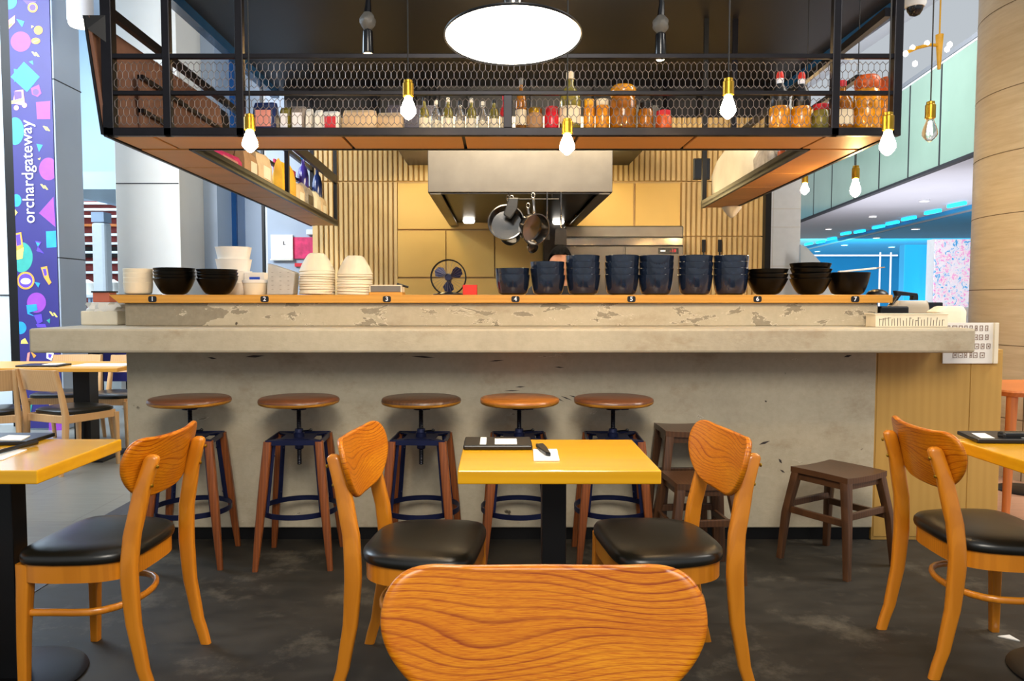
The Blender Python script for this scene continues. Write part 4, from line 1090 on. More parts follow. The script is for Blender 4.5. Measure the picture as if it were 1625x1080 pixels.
mb = MB(); mb.bb((-w/2, 0, 0), (w/2, .008, h)); mb.build('board', 'paper', pm)
mb = MB(); mb.bb((w/2-.022, -.012, 0), (w/2, .010, h)); mb.build('edge_strip', 'cream', pm, bevel=.002)
mb = MB()
for row in range(4):
    z0 = h*(.14+.22*row); x = -w/2+(.02 if row == 3 else .05)
    while x < w/2-.05:
        ww = random.uniform(.012, .024); hh = h*.13
        for (a, b) in (((x, z0), (x+.0025, z0+hh)), ((x+ww-.0025, z0), (x+ww, z0+hh)), ((x, z0+hh-.003), (x+ww, z0+hh)), ((x, z0), (x+ww, z0+.002)), ((x+ww*.4, z0+hh*.3), (x+ww*.65, z0+hh*random.uniform(.4, .75)))):
            mb.bb((a[0], -.0014, a[1]), (b[0], 0, b[1]))
        x += ww+random.uniform(.006, .014)
mb.build('menu_drawing', 'brownink', pm, label='rows of brown hand drawn marks')
p = px(1432, 490, 4.25)
dv = root('pump_dispenser', 'tan dispenser with a black lever head behind the white paper tray', 'dispenser', (p.x, 4.2, zl))
mb = MB(); mb.loft([(0, 0, 0, .10, .06), (0, 0, .09, .10, .06), (.01, 0, .125, .085, .05), (.01, 0, .13, .08, .045)], 6, 20); mb.build('body', 'milky', dv, smooth=True, sharp=.6)
mb = MB(); mb.prism([(-.095, -.02, .105), (-.065, -.02, .155), (-.075, -.02, .185), (.045, -.02, .170), (.05, -.02, .155), (.05, -.02, .132), (.02, -.02, .132), (.022, -.02, .155), (-.045, -.02, .158), (-.08, -.02, .105)], (0, .04, 0)); mb.build('lever_head', 'blackplastic', dv, bevel=.003)
tag(MB().bb((-.09, -.08, 0), (.06, .08, .10)).build('card_terminal', 'blackplastic', bevel=.008), 'black card terminal at the right end of the cement wall', 'terminal').location = (px(1412, 488, 4.0).x, 4.0, zl)
p = px(1490, 495, 4.1)
zk = zb-.003
tag(MB().loft([(0, 0, 0, .08, .06), (0, 0, .19, .085, .06), (.012, 0, .215, .06, .05), (.015, 0, .22, .05, .04)], 5, 20).build('white_tub', 'cream', smooth=True, sharp=.6), 'rounded white tub right of the dispenser', 'tub').location = (p.x+.01, 4.05, zk)
tag(MB().bb((-.07, -.03, 0), (.07, .03, .12)).build('grey_case', 'screenblack', bevel=.006), 'dark grey case between the dispenser and the white tub', 'case').location = (px(1472, 488, 4.25).x, 4.25, zl)

# ================================================================== ON THE TABLES
zt_ = .7505
pA, pB = pf(735, 709, .76), pf(845, 709, .76); pC = pf(842, 695, .76)
mn = root('menu_folder', 'black menu folder with white stickers at the back of the centre table', 'folder', ((pA.x+pB.x)/2, (pA.y+pC.y)/2-.005, zt_))
w = pB.x-pA.x; d = pC.y-pA.y
mb = MB(); mb.bb((-w/2, -d/2, 0), (w/2, d/2, .016)); mb.build('cover', 'blackplastic', mn, bevel=.005)
mb = MB(); mb.bb((-w*.26, -d*.4, .016), (-w*.17, d*.4, .0168)); mb.bb((-.01, -d*.38, .016), (w*.28, d*.25, .0168)); mb.build('stickers', 'paper', mn, label='white stickers on the cover')
pp = [pf(x, y, .752) for x, y in ((847, 731), (888, 731), (884, 713), (846, 713))]
c = sum(pp, Vector())/4
pad = root('note_pad', 'white square note pad on the centre table', 'note pad', (c.x, c.y, zt_))
mb = MB(); mb.prism([(q_.x-c.x, q_.y-c.y, 0) for q_ in pp], (0, 0, .004)); mb.build('pages', 'paper', pad, bevel=.001)
pn = [pf(x, y, .757) for x, y in ((850, 708), (862, 707), (868, 713), (874, 723), (866, 722), (855, 714))]
c2_ = sum(pn, Vector())/6
mb = MB(); mb.prism([(q_.x-c2_.x, q_.y-c2_.y, 0) for q_ in pn], (0, 0, .012)); tag(mb.build('black_clip', 'blackplastic', bevel=.003), 'black curved clip resting on the white note pad', 'clip').location = (c2_.x, c2_.y, zt_+.0045)
# left table
pp = [pf(x, y, .755) for x, y in ((-60, 706), (42, 704), (88, 690), (-30, 690))]; c = sum(pp, Vector())/4
cb = root('clipboard', 'black clipboard with loose white paper on the left table', 'clipboard', (c.x, c.y, zt_))
mb = MB(); mb.prism([(q_.x-c.x, q_.y-c.y, 0) for q_ in pp], (0, 0, .014)); mb.build('board', 'blackplastic', cb, bevel=.003)
q2 = [pf(x, y, .765)-Vector((c.x, c.y, 0)) for x, y in ((-10, 699), (34, 699), (48, 692), (14, 691))]
mb = MB(); mb.prism([(q_.x, q_.y, .0145) for q_ in q2], (0, 0, .003)); mb.build('loose_sheet', 'paper', cb, label='white loose sheet')
pp = [pf(x, y, .752) for x, y in ((-40, 732), (4, 729), (43, 713), (-40, 714))]; c = sum(pp, Vector())/4
tag(MB().prism([(q_.x-c.x, q_.y-c.y, 0) for q_ in pp], (0, 0, .002)).build('paper_slip', 'paper'), 'white order slip at the front of the left table', 'paper').location = (c.x, c.y, zt_)
a, b = pf(-30, 725, .758), pf(58, 703, .758); c = (a+b)/2
mb = MB(); mb.tube([(a.x-c.x, a.y-c.y, .007), ((b.x-c.x)*.4, (b.y-c.y)*.4, .0085), (b.x-c.x, b.y-c.y, .009)], [.006, .007, .009], 8); tag(mb.build('pen', 'blackplastic', smooth=True), 'thick black pen lying across the order slip on the left table', 'pen').location = (c.x, c.y, zt_+.0022)
# right table
pp = [pf(x, y, .76) for x, y in ((1545, 699), (1680, 700), (1650, 685), (1512, 685))]; c = sum(pp, Vector())/4
pp[0].x = max(pp[0].x, rx+.01)
bf = root('black_menu_folder', 'open black menu folder with white sheets on the right table', 'folder', (c.x+.015, c.y, zt_))
mb = MB(); mb.prism([(q_.x-c.x, q_.y-c.y, 0) for q_ in pp], (0, 0, .014)); mb.build('cover', 'blackplastic', bf, bevel=.003)
for xs in ((1535, 1550, 1572, 1556), (1582, 1650, 1640, 1578)):
    q2 = [pf(x, y, .765)-Vector((c.x, c.y, 0)) for x, y in zip(xs, (687, 695, 695, 687) if xs[0] < 1560 else (687, 688, 696, 692))]
    mb = MB(); mb.prism([(q_.x, q_.y, .0143) for q_ in q2], (0, 0, .001)); mb.build('sheet', 'paper', bf, label='white sheet')
p = px(1610, 676, 2.67)
mb = MB(); mb.bb((-.06, -.02, 0), (.2, .02, .032)); tag(mb.build('black_case', 'blackplastic', bevel=.008), 'black oblong case at the back of the right table', 'case').location = (p.x, 2.655, zt_+.0)
# litter on the floor by the right table
p = pf(1602, 1014)
tag(MB().prism([(-.03, .02, 0), (.02, .03, 0), (.025, -.02, 0)], (0, 0, .004)).build('paper_scrap', 'paper'), 'torn scrap of pale paper on the floor under the right table', 'scrap').location = (p.x, p.y, .0005)

# ================================================================== JARS AND BOTTLES BEHIND THE WIRE
zj = zB1+.0005; YJ = YF+.16
def jar(x0, x1, ytop, body, lid, lab, name='preserve_jar', cat='jar', kind='jar', Y=None, z=None, grp='jars and bottles behind the wire mesh'):
    Y = Y or YJ; z0 = zj if z is None else z
    a, b = px(x0, ytop, Y), px(x1, ytop, Y); r = (b.x-a.x)/2; h = max(.04, a.z-z0)
    t = root(name, lab, cat, ((a.x+b.x)/2, Y, z0), group=grp)
    if kind == 'jar':
        hb = h-min(.03, h*.2)
        MB().lathe([(r*.92, 0), (r, .006), (r, hb*.86), (r*.82, hb)], n=28).build('glass_body', body, t, smooth=True, sharp=.9)
        MB().lathe([(r*.86, hb), (r*.88, hb+.003), (r*.88, h-.004), (r*.8, h)], n=28).build('lid', lid, t, smooth=True, sharp=.6)
    elif kind == 'round':           # fat jar with fruit swelling at the top
        MB().lathe([(r*.8, 0), (r*.97, h*.06), (r, h*.35), (r, h*.66), (r*.85, h*.74)], n=30).build('glass_body', body, t, smooth=True, sharp=.9)
        MB().lathe([(r*.88, h*.74), (r*.97, h*.80), (r*.97, h*.9), (r*.75, h*.97), (.01, h)], n=30).build('lid', lid, t, smooth=True, sharp=.9)
    elif kind == 'bottle':
        MB().lathe([(r*.9, 0), (r, .006), (r, h*.55), (r*.8, h*.66), (r*.34, h*.78), (r*.32, h*.90)], n=28).build('glass_body', body, t, smooth=True, sharp=.9)
        MB().lathe([(r*.38, h*.88), (r*.38, h*.985), (r*.3, h)], n=20).build('cap', lid, t, smooth=True, sharp=.6)
        MB().lathe([(r*1.01, h*.16), (r*1.015, h*.17), (r*1.015, h*.42), (r*1.01, h*.43)], n=28, cap=False).build('paper_band', 'cream' if body not in ('blackplastic',) else 'goldjar', t, smooth=True)
    elif kind == 'doll':            # dark bottle over a golden lower body
        MB().lathe([(r*.92, 0), (r, .006), (r, h*.40), (r*.9, h*.44)], n=28).build('gold_body', body, t, smooth=True, sharp=.9)
        MB().lathe([(r*.85, h*.44), (r*.95, h*.5), (r*.9, h*.62), (r*.55, h*.76), (r*.3, h*.82), (r*.28, h*.88)], n=28).build('dark_shoulder', 'blackplastic', t, smooth=True, sharp=.9)
        MB().lathe([(r*.34, h*.80), (r*.38, h*.86), (r*.34, h*.89)], n=20).build('neck_ring', 'p_white', t, smooth=True)
        MB().lathe([(r*.36, h*.89), (r*.36, h*.95), (r*.24, h)], n=20).build('cap', lid, t, smooth=True, sharp=.8)
    return t
jar(1222, 1254, 114, 'goldjar', 'red', 'red-capped dark bottle with golden lower half, left one of the pair', 'dark_bottle', 'bottle', 'doll')
jar(1257, 1288, 115, 'goldjar', 'red', 'red-capped dark bottle with golden lower half, right one of the pair', 'dark_bottle', 'bottle', 'doll')
jar(1289, 1317, 166, 'olive', 'redlabel', 'low olive jar with a dark red lid between the dark bottles and the amber jar')
jar(1319, 1354, 128, 'amberglass', 'redlabel', 'amber bottle with a red cap left of the two fat orange jars', 'amber_bottle', 'bottle', 'bottle')
jar(1357, 1397, 118, 'goldjar', 'oranglid', 'left of the two fat orange jars in the right corner of the cage', kind='round')
jar(1392, 1420, 122, 'goldjar', 'oranglid', 'right of the two fat orange jars, against the corner post', kind='round', Y=YJ+.10)
jar(1040, 1066, 176, 'oranglid', 'redlabel', 'short jar with a red lid and orange lower half behind the mesh')
jar(1012, 1037, 164, 'amberglass', 'black', 'brown jar left of the short red-lidded jar')
jar(968, 1010, 134, 'amberglass', 'goldjar', 'tall yellow jar with a golden lid right of the row middle', kind='round')
jar(945, 967, 158, 'goldjar', 'cream', 'small yellow jar beside the tall yellow jar')
jar(926, 944, 158, 'goldjar', 'yellowpack', 'slim golden jar right of the big pale bottle')
jar(888, 922, 114, 'olive', 'cream', 'big pale olive bottle right of the red jar', 'liquor_bottle', 'bottle', 'bottle')
jar(864, 887, 170, 'redjar', 'redlabel', 'bright red jar in the middle of the mesh')
jar(836, 862, 172, 'brownpack', 'brass', 'low brown jar left of the bright red jar')
jar(818, 836, 124, 'amberglass', 'greyplastic', 'slim amber bottle right of the short middle post', 'amber_bottle', 'bottle', 'bottle')
jar(794, 804, 150, 'redlabel', 'redlabel', 'thin red bottle left of the short middle post', 'red_bottle', 'bottle', 'bottle')
for i, x in enumerate((673, 692, 711, 730, 748, 766, 784)):
    jar(x-8, x+8, 154+((i*5) % 9), 'clearglass' if i % 2 else 'olive', 'white' if i % 3 else 'black', '%s clear bottle in the row between the left bulb and the middle post' % ['first', 'second', 'third', 'fourth', 'fifth', 'sixth', 'seventh'][i], 'clear_bottle', 'bottle', 'bottle', Y=YJ+(.05 if i % 2 else 0))
def pack(x0, x1, ytop, m, lab, name='paper_pack', cat='packet', Y=None, z=None, lean=0., d=.09, extra=None, grp=None):
    Y = Y or YJ; z0 = zj if z is None else z
    a, b = px(x0, ytop, Y), px(x1, ytop, Y); w = b.x-a.x; h = max(.03, a.z-z0)
    t = root(name, lab, cat, ((a.x+b.x)/2, Y, z0), group=grp)
    mb = MB(); rs = []
    for k, (sx, sd, zz) in enumerate(((.96, .9, 0), (1, 1, h*.08), (1, 1, h*.55), (.97, .72, h*.85), (.95, .35, h*.95), (.95, .12, h))):
        rs.append([Vector((x*w/2*sx+lean*zz, y*d/2*sd, zz+.004*math.sin(7*x+3*y)*(zz/h))) for x, y in ((-1, -.7), (-.7, -1), (0, -1), (.7, -1), (1, -.7), (1, .7), (.7, 1), (0, 1), (-.7, 1), (-1, .7))])
    mb.rings(rs); mb.build('bag', m, t, smooth=True, sharp=.7)
    if extra:
        mb = MB(); mb.bb((-w*.33, -d/2-.003, h*.2), (w*.33, -d/2+.0, h*.72)); mb.build('label', extra, t)
    return t
pack(404, 440, 164, 'bluebottle', 'dark blue bag of snacks at the left end of the mesh', 'snack_bag', 'bag', extra='p_rose')
pack(446, 463, 172, 'olive', 'small olive packet beside the dark blue bag', extra='p_white')
pack(464, 486, 170, 'greybag', 'small grey packet with white print left of the white cartons', extra='p_white')
pack(487, 497, 174, 'paper', 'narrow white packet left of the red and white carton')
pack(501, 513, 176, 'paper', 'second narrow white packet touching the red and white carton')
pack(514, 540, 178, 'paper', 'white carton with a red print behind the mesh', 'printed_carton', 'carton', extra='redlabel')
pack(545, 598, 176, 'beigepack', 'wide beige paper packet right of the red and white carton')
pack(600, 640, 180, 'beigepack', 'low beige packet left of the left bulb', Y=YJ+.04)

# ------------------------------------------------------------------ left and right side runs of the cage
def side_pack(xc, yb, wpx, hpx, m, lab, name='paper_pack', cat='packet', zoff=.032, extra=None, kind='pack'):
    p = pf(xc, yb, zB0+.035+.02); Y = p.y; z = zB0+.0305
    X = p.x
    s = Y/1213.
    if kind == 'pack':
        t = root(name, lab, cat, (X, Y, z), rz=0, group='packets on the left side of the cage'); w, h = wpx*s, hpx*s
        mb = MB(); rs = []
        for sx, sd, zz in ((.96, .9, 0), (1, 1, h*.1), (1, 1, h*.6), (.97, .7, h*.88), (.94, .15, h)):
            rs.append([Vector((x*.07*sd, y*max(.08, w*1.6)*sx, zz+.01*math.sin(9*y+xc)*(zz/h))) for x, y in ((-1, -.8), (-.6, -1), (.6, -1), (1, -.8), (1, .8), (.6, 1), (-.6, 1), (-1, .8))])
        mb.rings(rs); mb.build('bag', m, t, smooth=True, sharp=.7)
        mb = MB(); mb.bb((.068, -.05, h*.25), (.0725, .05, h*.6)); mb.build('label', extra or 'cream', t)
        return t
def lbag(Y, half, h, m, lab, extra='cream', Xo=0, name='paper_pack', cat='packet'):
    Xi = XLs-.10*(Y-YFB)/(YLE-YFB)+WS-.10+Xo; z = zB0+.0305
    t = root(name, lab, cat, (Xi, Y, z), group='packets on the left side of the cage')
    mb = MB(); rs = []
    for sx, sd, zz in ((.96, .9, 0), (1, 1, h*.1), (1, 1, h*.6), (.97, .7, h*.88), (.94, .15, h)):
        rs.append([Vector((x*.055*sd, y*half*sx, zz+.012*math.sin(9*y+Y*7)*(zz/h))) for x, y in ((-1, -.8), (-.6, -1), (.6, -1), (1, -.8), (1, .8), (.6, 1), (-.6, 1), (-1, .8))])
    mb.rings(rs); mb.build('bag', m, t, smooth=True, sharp=.7)
    mb = MB(); mb.bb((.053, -half*.5, h*.25), (.0575, half*.5, h*.6)); mb.build('label', extra, t)
    return t
lbag(4.55, .25, .10, 'pink', 'long low pink packet at the near end of the left side shelf', 'p_rose')
lbag(5.02, .12, .20, 'brownpack', 'brown paper packet behind the pink one on the left side shelf')
lbag(5.33, .15, .24, 'beigepack', 'tall beige packet before the divider post of the left side shelf')
lbag(6.02, .17, .29, 'yellowpack', 'mustard yellow packet right after the divider post', 'yellowpack')
lbag(6.38, .12, .19, 'beigepack', 'pale beige packet beyond the mustard one')
lbag(6.70, .15, .22, 'greybag', 'crumpled grey and black bag on the left side shelf', 'screenblack', name='plastic_bag', cat='bag')
lbag(7.02, .13, .22, 'cream', 'cream packet near the far end of the left side shelf')
lbag(7.32, .12, .20, 'beigepack', 'last cream packet at the far end of the left side shelf')
for Y, m, l in ((7.05, 'purplebottle', 'tall purple bottle at the far end of the left side shelf'), (7.55, 'bluebottle', 'tall dark blue bottle nearest the slatted wall on the left shelf')):
    X = XLs-.10+WS-.19; t = root('tall_bottle', l, 'bottle', (X+(.02 if m == 'purplebottle' else .03), Y, zB0+.0305))
    MB().lathe([(.045, 0), (.05, .006), (.05, .36), (.035, .43), (.016, .46), (.016, .52)], n=24).build('glass_body', m, t, smooth=True, sharp=.9)
    MB().lathe([(.02, .51), (.02, .55), (.012, .555)], n=16).build('cap', 'p_blue' if m == 'purplebottle' else 'p_white', t, smooth=True)
X0 = XLs-.10
tag(MB().bb((X0+.03, 6.35, zB0+.0305), (X0+.045, 7.0, zB0+.42)).build('pink_poster_board', 'pink'), 'pink board standing behind the packets of the left side shelf', 'board')
# right side run
def Xr(Y): return XRs+.12*(Y-YFB)/(YRE-YFB)
mb = MB(); rs = []
zR = zB0+.0305
for i, (k, z) in enumerate(((.9, 0), (1, .05), (1.0, .20), (.92, .30), (.6, .36))):
    rs.append([Vector(((.085+.02*math.sin(3*a+i))*math.cos(a)*k, (.55+.03*math.cos(4*a+2*i))*math.sin(a)*(k if i < 3 else k*.9), z)) for a in [2*PI*j/28 for j in range(28)]])
mb.rings(rs); o = tag(mb.build('plastic_sheet_bundle', 'milky', smooth=True, sharp=1.2), 'big milky plastic wrapped bundle on the right side shelf', 'bundle'); o.location = (Xr(5.6)-WS+.12, 5.58, zR)
mb = MB(); rs = []
for i, (k, z) in enumerate(((.8, 0), (1, .04), (.95, .12), (.6, .18), (.2, .20))):
    rs.append([Vector(((.06+.015*math.sin(5*a+i))*math.cos(a)*k, (.24+.04*math.cos(6*a+2*i))*math.sin(a)*k, z+.01*math.sin(7*a))) for a in [2*PI*j/28 for j in range(28)]])
mb.rings(rs); o = tag(mb.build('crumpled_bag', 'greybag', smooth=True, sharp=1.2), 'crumpled grey bag in front of the milky bundle on the right shelf', 'bag'); o.location = (Xr(4.75)-WS+.115, 4.78, zR+.012)
for Y, r, h, bm_, lid, l in ((4.42, .035, .22, 'p_blue', 'oranglid', 'blue bottle with an orange base on the right side shelf'), (4.28, .035, .17, 'p_rose', 'p_white', 'pinkish bottle next to the blue one on the right shelf'), (4.14, .035, .18, 'amberglass', 'brass', 'amber bottle third along the right side shelf'), (4.02, .035, .17, 'brownpack', 'blackplastic', 'brown jar nearest the front on the right side shelf')):
    t = root('small_bottle', l, 'bottle', (Xr(Y)-WS+.08, Y, zR), group='bottles on the right side of the cage')
    MB().lathe([(r*.9, 0), (r, .005), (r, h*.35)], n=20).build('lower_body', lid, t, smooth=True, sharp=.9)
    MB().lathe([(r, h*.35), (r, h*.7), (r*.5, h*.85), (r*.45, h)], n=20).build('upper_body', bm_, t, smooth=True, sharp=.9)

# ================================================================== HANGING PANS AND COOK
YP = 5.45
rk = root('hanging_rack', 'dark hooked bracket under the front edge of the hood', 'rack', px(812, 318, YP))
mb = MB(); mb.prism([(-.06, 0, -.10), (-.01, 0, -.13), (.04, 0, -.06), (.05, 0, .02), (-.02, 0, .02)], (0, .03, 0)); mb.build('bracket', 'blackplastic', rk, bevel=.006)
mb = MB(); mb.tube([(-.03, .16, .03), (.35, .16, .03)], .006, 8); mb.build('rail', 'darksteel', rk)
for x in (-.02, .16, .30):
    mb = MB(); mb.tube([(x, .16, hz-rk.location.z), (x, .16, .03)], .004, 6); mb.build('hanger', 'darksteel', rk)
def hang_pan(xc, yc, r, depth, rot, lab, hx, hy, m='polished', name='hanging_pan', yy=YP):
    p = px(xc, yc, yy); t = root(name, lab, 'pan', p, group='steel pans hanging under the hood')
    R = Matrix.Rotation(rot[2], 4, 'Z') @ Matrix.Rotation(rot[0], 4, 'X') @ Matrix.Rotation(rot[1], 4, 'Y')
    prof = [(.01, -depth), (r*.75, -depth), (r*.9, -depth*.85), (r*.985, -depth*.3), (r, 0), (r*1.03, .003), (r*.97, .004), (r*.95, -depth*.3), (r*.86, -depth*.8), (.01, -depth*.94)]
    MB().lathe(prof, n=36, M4=R).build('bowl', m, t, smooth=True, sharp=.6)
    q = px(hx, hy, yy+.03)-p; e = Vector((0, 0, 0))
    d = q.normalized(); s0 = d*r*.98
    MB().tube([s0, s0.lerp(q, .5)+Vector((0, -.012, 0)), q], [.012, .010, .009], 8, flat=.6).build('handle', m, t, smooth=True)
    pts = [q+Vector((.012*math.cos(a), 0, .018+.018*math.sin(a))) for a in [2*PI*k/14 for k in range(14)]]
    MB().tube(pts, .003, 6, closed=True).build('hang_loop', m, t, smooth=True)
    return t
hang_pan(803, 352, .128, .085, (PI/2-.25, .15, -.25), 'large round steel pan at the left of the hanging group', 812, 318)
hang_pan(850, 364, .112, .085, (PI/2+.30, .0, .55), 'brown tinted steel pan right of the large round one', 846, 314, yy=YP-.03)
hang_pan(846, 393, .042, .03, (PI/2+.5, .2, .3), 'small steel ladle cup hanging lowest', 838, 330, name='hanging_ladle', yy=YP+.10)
hang_pan(810, 372, .075, .05, (PI/2-.5, .2, .2), 'dark pan peeping out below the large round one', 806, 318, m='darksteel', yy=YP+.12)
for x, y0, y1, w, l in ((868, 322, 380, .02, 'steel spatula hanging right of the brown pan'), (890, 340, 388, .045, 'flat grey turner hanging nearest the cook')):
    a, b = px(x, y0, YP+.15), px(x, y1, YP+.15); L = a.z-b.z
    t = root('hanging_turner', l, 'utensil', b, group='turners hanging under the hood')
    MB().prism([(-w, 0, L*.0), (w, 0, 0), (w*.9, 0, L*.5), (.008, 0, L*.58), (-.008, 0, L*.58), (-w*.9, 0, L*.5)], (0, .004, 0)).build('blade', 'darksteel', t)
    MB().tube([(0, .002, L*.56), (0, .002, hz+.0-b.z)], .006, 8).build('handle', 'polished', t)
# cook
def skin_body(name, verts, edges, radii, m, parent=None, rootv=0, sub=2):
    me = bpy.data.meshes.new(name); me.from_pydata(verts, edges, []); o = bpy.data.objects.new(name, me); COL.objects.link(o)
    if parent: o.parent = parent
    md = o.modifiers.new('skin', 'SKIN'); md.use_smooth_shade = True
    for i, r in enumerate(radii):
        v = me.skin_vertices[0].data[i]; v.radius = r if isinstance(r, tuple) else (r, r); v.use_root = (i == rootv)
    s = o.modifiers.new('sub', 'SUBSURF'); s.levels = sub; s.render_levels = sub
    me.materials.append(M[m]); return o
pk = px(889, 392, 5.05)
ck = root('person', 'cook with short black hair bent over behind the navy bowls, only the head showing', 'person', (pk.x, 5.12, 0))
ht = pk.z        # top of the head
V = [(0, 0, .92), (0, .0, 1.08), (0, -.03, 1.28), (0, -.05, 1.36), (0, -.06, 1.42),
     (-.17, -.04, 1.33), (-.24, -.10, 1.08), (-.16, -.30, .98), (.17, -.04, 1.33), (.24, -.10, 1.08), (.16, -.30, .98),
     (-.09, 0, .86), (-.10, .0, .48), (-.10, .03, .08), (.09, 0, .86), (.10, 0, .48), (.10, .03, .08), (-.10, -.09, .045), (.10, -.09, .045), (-.13, -.38, .975), (.13, -.38, .975)]
k = (ht-.235+.02)/1.42
V = [(x, y, z*k) for x, y, z in V]
E = [(0, 1), (1, 2), (2, 3), (3, 4), (3, 5), (5, 6), (6, 7), (3, 8), (8, 9), (9, 10), (0, 11), (11, 12), (12, 13), (0, 14), (14, 15), (15, 16), (13, 17), (16, 18), (7, 19), (10, 20)]
Rr = [(.15, .11), (.14, .10), (.16, .11), .09, .055, .065, .05, .036, .065, .05, .036, .085, .06, .045, .085, .06, .045, .04, .04, .03, .03]
skin_body('body', V, E, Rr, 'skin', ck)
# head
hc = Vector((0, -.085, ht-.118)); mb = MB(); rs = []
for i in range(19):
    t = PI*i/18; z = -math.cos(t); r = math.sin(t)
    ring = []
    for j in range(28):
        a = 2*PI*j/28; x = r*math.cos(a)*.076; y = r*math.sin(a)*.096; zz = z*.116
        if z < -.2: x *= 1-.28*(-z-.2); 
        if y < 0 and z < .3: 
            w_ = math.exp(-((x/.016)**2))
            y -= .020*w_*math.exp(-((zz+.022)/.022)**2)       # nose
            y += .007*math.exp(-((abs(x)-.03)/.014)**2)*math.exp(-((zz-.008)/.014)**2)   # eye sockets
            y -= .006*math.exp(-((x/.024)**2))*math.exp(-((zz+.062)/.010)**2)            # lips
        ring.append(hc+Vector((x, y, zz)))
    rs.append(ring)
mb.rings(rs)
for s in (-1, 1): mb.ball(hc+Vector((s*.078, .008, -.008)), .024, 12, 8, (.35, .7, 1.2))
mb.build('head', 'skin', ck, smooth=True)
mb = MB()
for s in (-1, 1): mb.ball(hc+Vector((s*.030, -.082, .008)), .010, 10, 8, (1.2, .6, .6))
mb.build('eyes', 'ink', ck, smooth=True)
mb = MB(); rs = []
for i in range(14):
    t = .5*PI*i/13*1.25; z = math.cos(t); r = math.sin(t) if t < PI/2 else 1-.1*(t-PI/2)
    ring = []
    for j in range(32):
        a = 2*PI*j/32; low = z
        lim = .50 if math.sin(a) < -.25 else (.1 if math.sin(a) < .1 else -.35)
        zz = max(z, lim); q_ = math.sqrt(max(0.02, 1-zz*zz)) if zz > 0 else 1
        if i == 0: q_ = .03; zz = 1
        jj = 1.07+.02*math.sin(9*a+i)
        ring.append(hc+Vector((q_*math.cos(a)*.079*jj, q_*math.sin(a)*.10*jj+.004, zz*.122*jj)))
    rs.append(ring)
mb.rings(rs, cap=True); mb.build('hair', 'hair', ck, smooth=True, sharp=2)
# dark shirt: a slightly larger skin over torso and upper arms
Vs = [V[i] for i in (0, 1, 2, 3, 5, 6, 8, 9)]
skin_body('shirt', Vs, [(0, 1), (1, 2), (2, 3), (3, 4), (4, 5), (3, 6), (6, 7)], [(.165, .125), (.155, .115), (.172, .125), (.095, .09), .075, .064, .075, .064], 'darkshirt', ck)
skin_body('trousers', [V[i] for i in (0, 11, 12, 13, 14, 15, 16)], [(0, 1), (1, 2), (2, 3), (0, 4), (4, 5), (5, 6)], [(.16, .12), .097, .075, .06, .097, .075, .06], 'darkshirt', ck)
# ================================================================== MALL ON THE LEFT
# banner column
YBN = 7.19
bx0, bx1 = px(40, 682, YBN).x, px(105, 682, YBN).x
t0 = (px(6, 2, YBN).x+px(38, 560, YBN).x)/2; t1 = (px(73, 2, YBN).x+px(100, 560, YBN).x)/2
struct_box('column_left', (t0, YBN+.012, 0), (t1+.015, YBN+.47, 5.6), 'bluegreycol', 'blue grey clad column carrying the navy banner', .006)
mb = MB()
for z in (px(100, 124, YBN).z, px(100, 408, YBN).z):
    mb.bb((t0-.01, YBN+.011, z-.008), (t1+.018, YBN+.475, z+.002))
structure(mb.build('trim_7', 'seam'), 'dark joints of the banner column')
bn = root('banner', 'tall navy banner with colourful shapes and white vertical lettering on the left column', 'banner', (t0, YBN, .02))
mb = MB(); mb.bb((0, 0, 0), (t1-t0, .010, 4.6)); mb.build('sheet', 'navyprint', bn)
mats = ['p_purple', 'p_teal', 'p_blue', 'p_yellow', 'p_orange', 'p_rose', 'p_white', 'p_violet']
mb = MB(); W_ = t1-t0
def bp(x, y):
    p = px(x, y, YBN); return (min(max(p.x-t0, .002), W_-.002), p.z-.02)
dep = [0]
def poly(pts, mi, raw=False):
    q_ = pts if raw else [bp(*p) for p in pts]
    dep[0] += 1; y = -.0008-.00004*dep[0]
    mb.prism([(a, y, b) for a, b in q_], (0, .0008, 0), mi)
def circ(x, y, r, mi, ry=None):
    poly([(x+r*math.cos(2*PI*k/28), y+(ry or r)*math.sin(2*PI*k/28)) for k in range(28)], mi)
circ(14, 2, 13, 1); circ(33, 66, 16, 0); circ(24, 208, 14, 1, 22); circ(26, 318, 8, 2, 10); circ(77, 268, 15, 0, 18); circ(34, 408, 18, 1, 24); circ(58, 480, 15, 0, 16); circ(32, 520, 10, 2, 10)
poly([(38, 98), (63, 122), (43, 146), (17, 122)], 2); poly([(57, 162), (80, 160), (80, 189), (59, 189)], 0); poly([(85, 312), (62, 338), (88, 360)], 0)
poly([(73, 367), (92, 366), (92, 392), (74, 393)], 2); poly([(26, 30), (39, 34), (35, 43)], 2); poly([(52, 96), (46, 98), (53, 103)], 1); poly([(58, 228), (68, 230), (62, 241)], 2)
poly([(24, 144), (37, 142), (40, 168), (20, 164)], 5); poly([(22, 145), (34, 145), (35, 158), (24, 160)], 7); circ(26, 171, 4, 5); circ(39, 167, 4, 5); poly([(17, 160), (38, 155), (38, 159), (18, 165)], 3)
poly([(22, 109), (32, 112), (26, 124), (23, 131)], 2)
poly([(49, 140), (62, 134), (66, 148), (60, 154), (51, 150)], 0); circ(57, 146, 5, 7); poly([(47, 126), (54, 134), (50, 136)], 2)
poly([(36, 0), (58, 2), (52, 10), (44, 8)], 7); circ(52, 12, 8, 4); circ(52, 12, 5, 7)
poly([(6, 32), (24, 24), (24, 36), (12, 46), (6, 44)], 5); poly([(8, 40), (20, 36), (19, 40), (9, 44)], 4)
circ(61, 48, 7, 4); circ(57, 65, 7, 4, 5); poly([(52, 66), (62, 62), (62, 64), (53, 68)], 3)
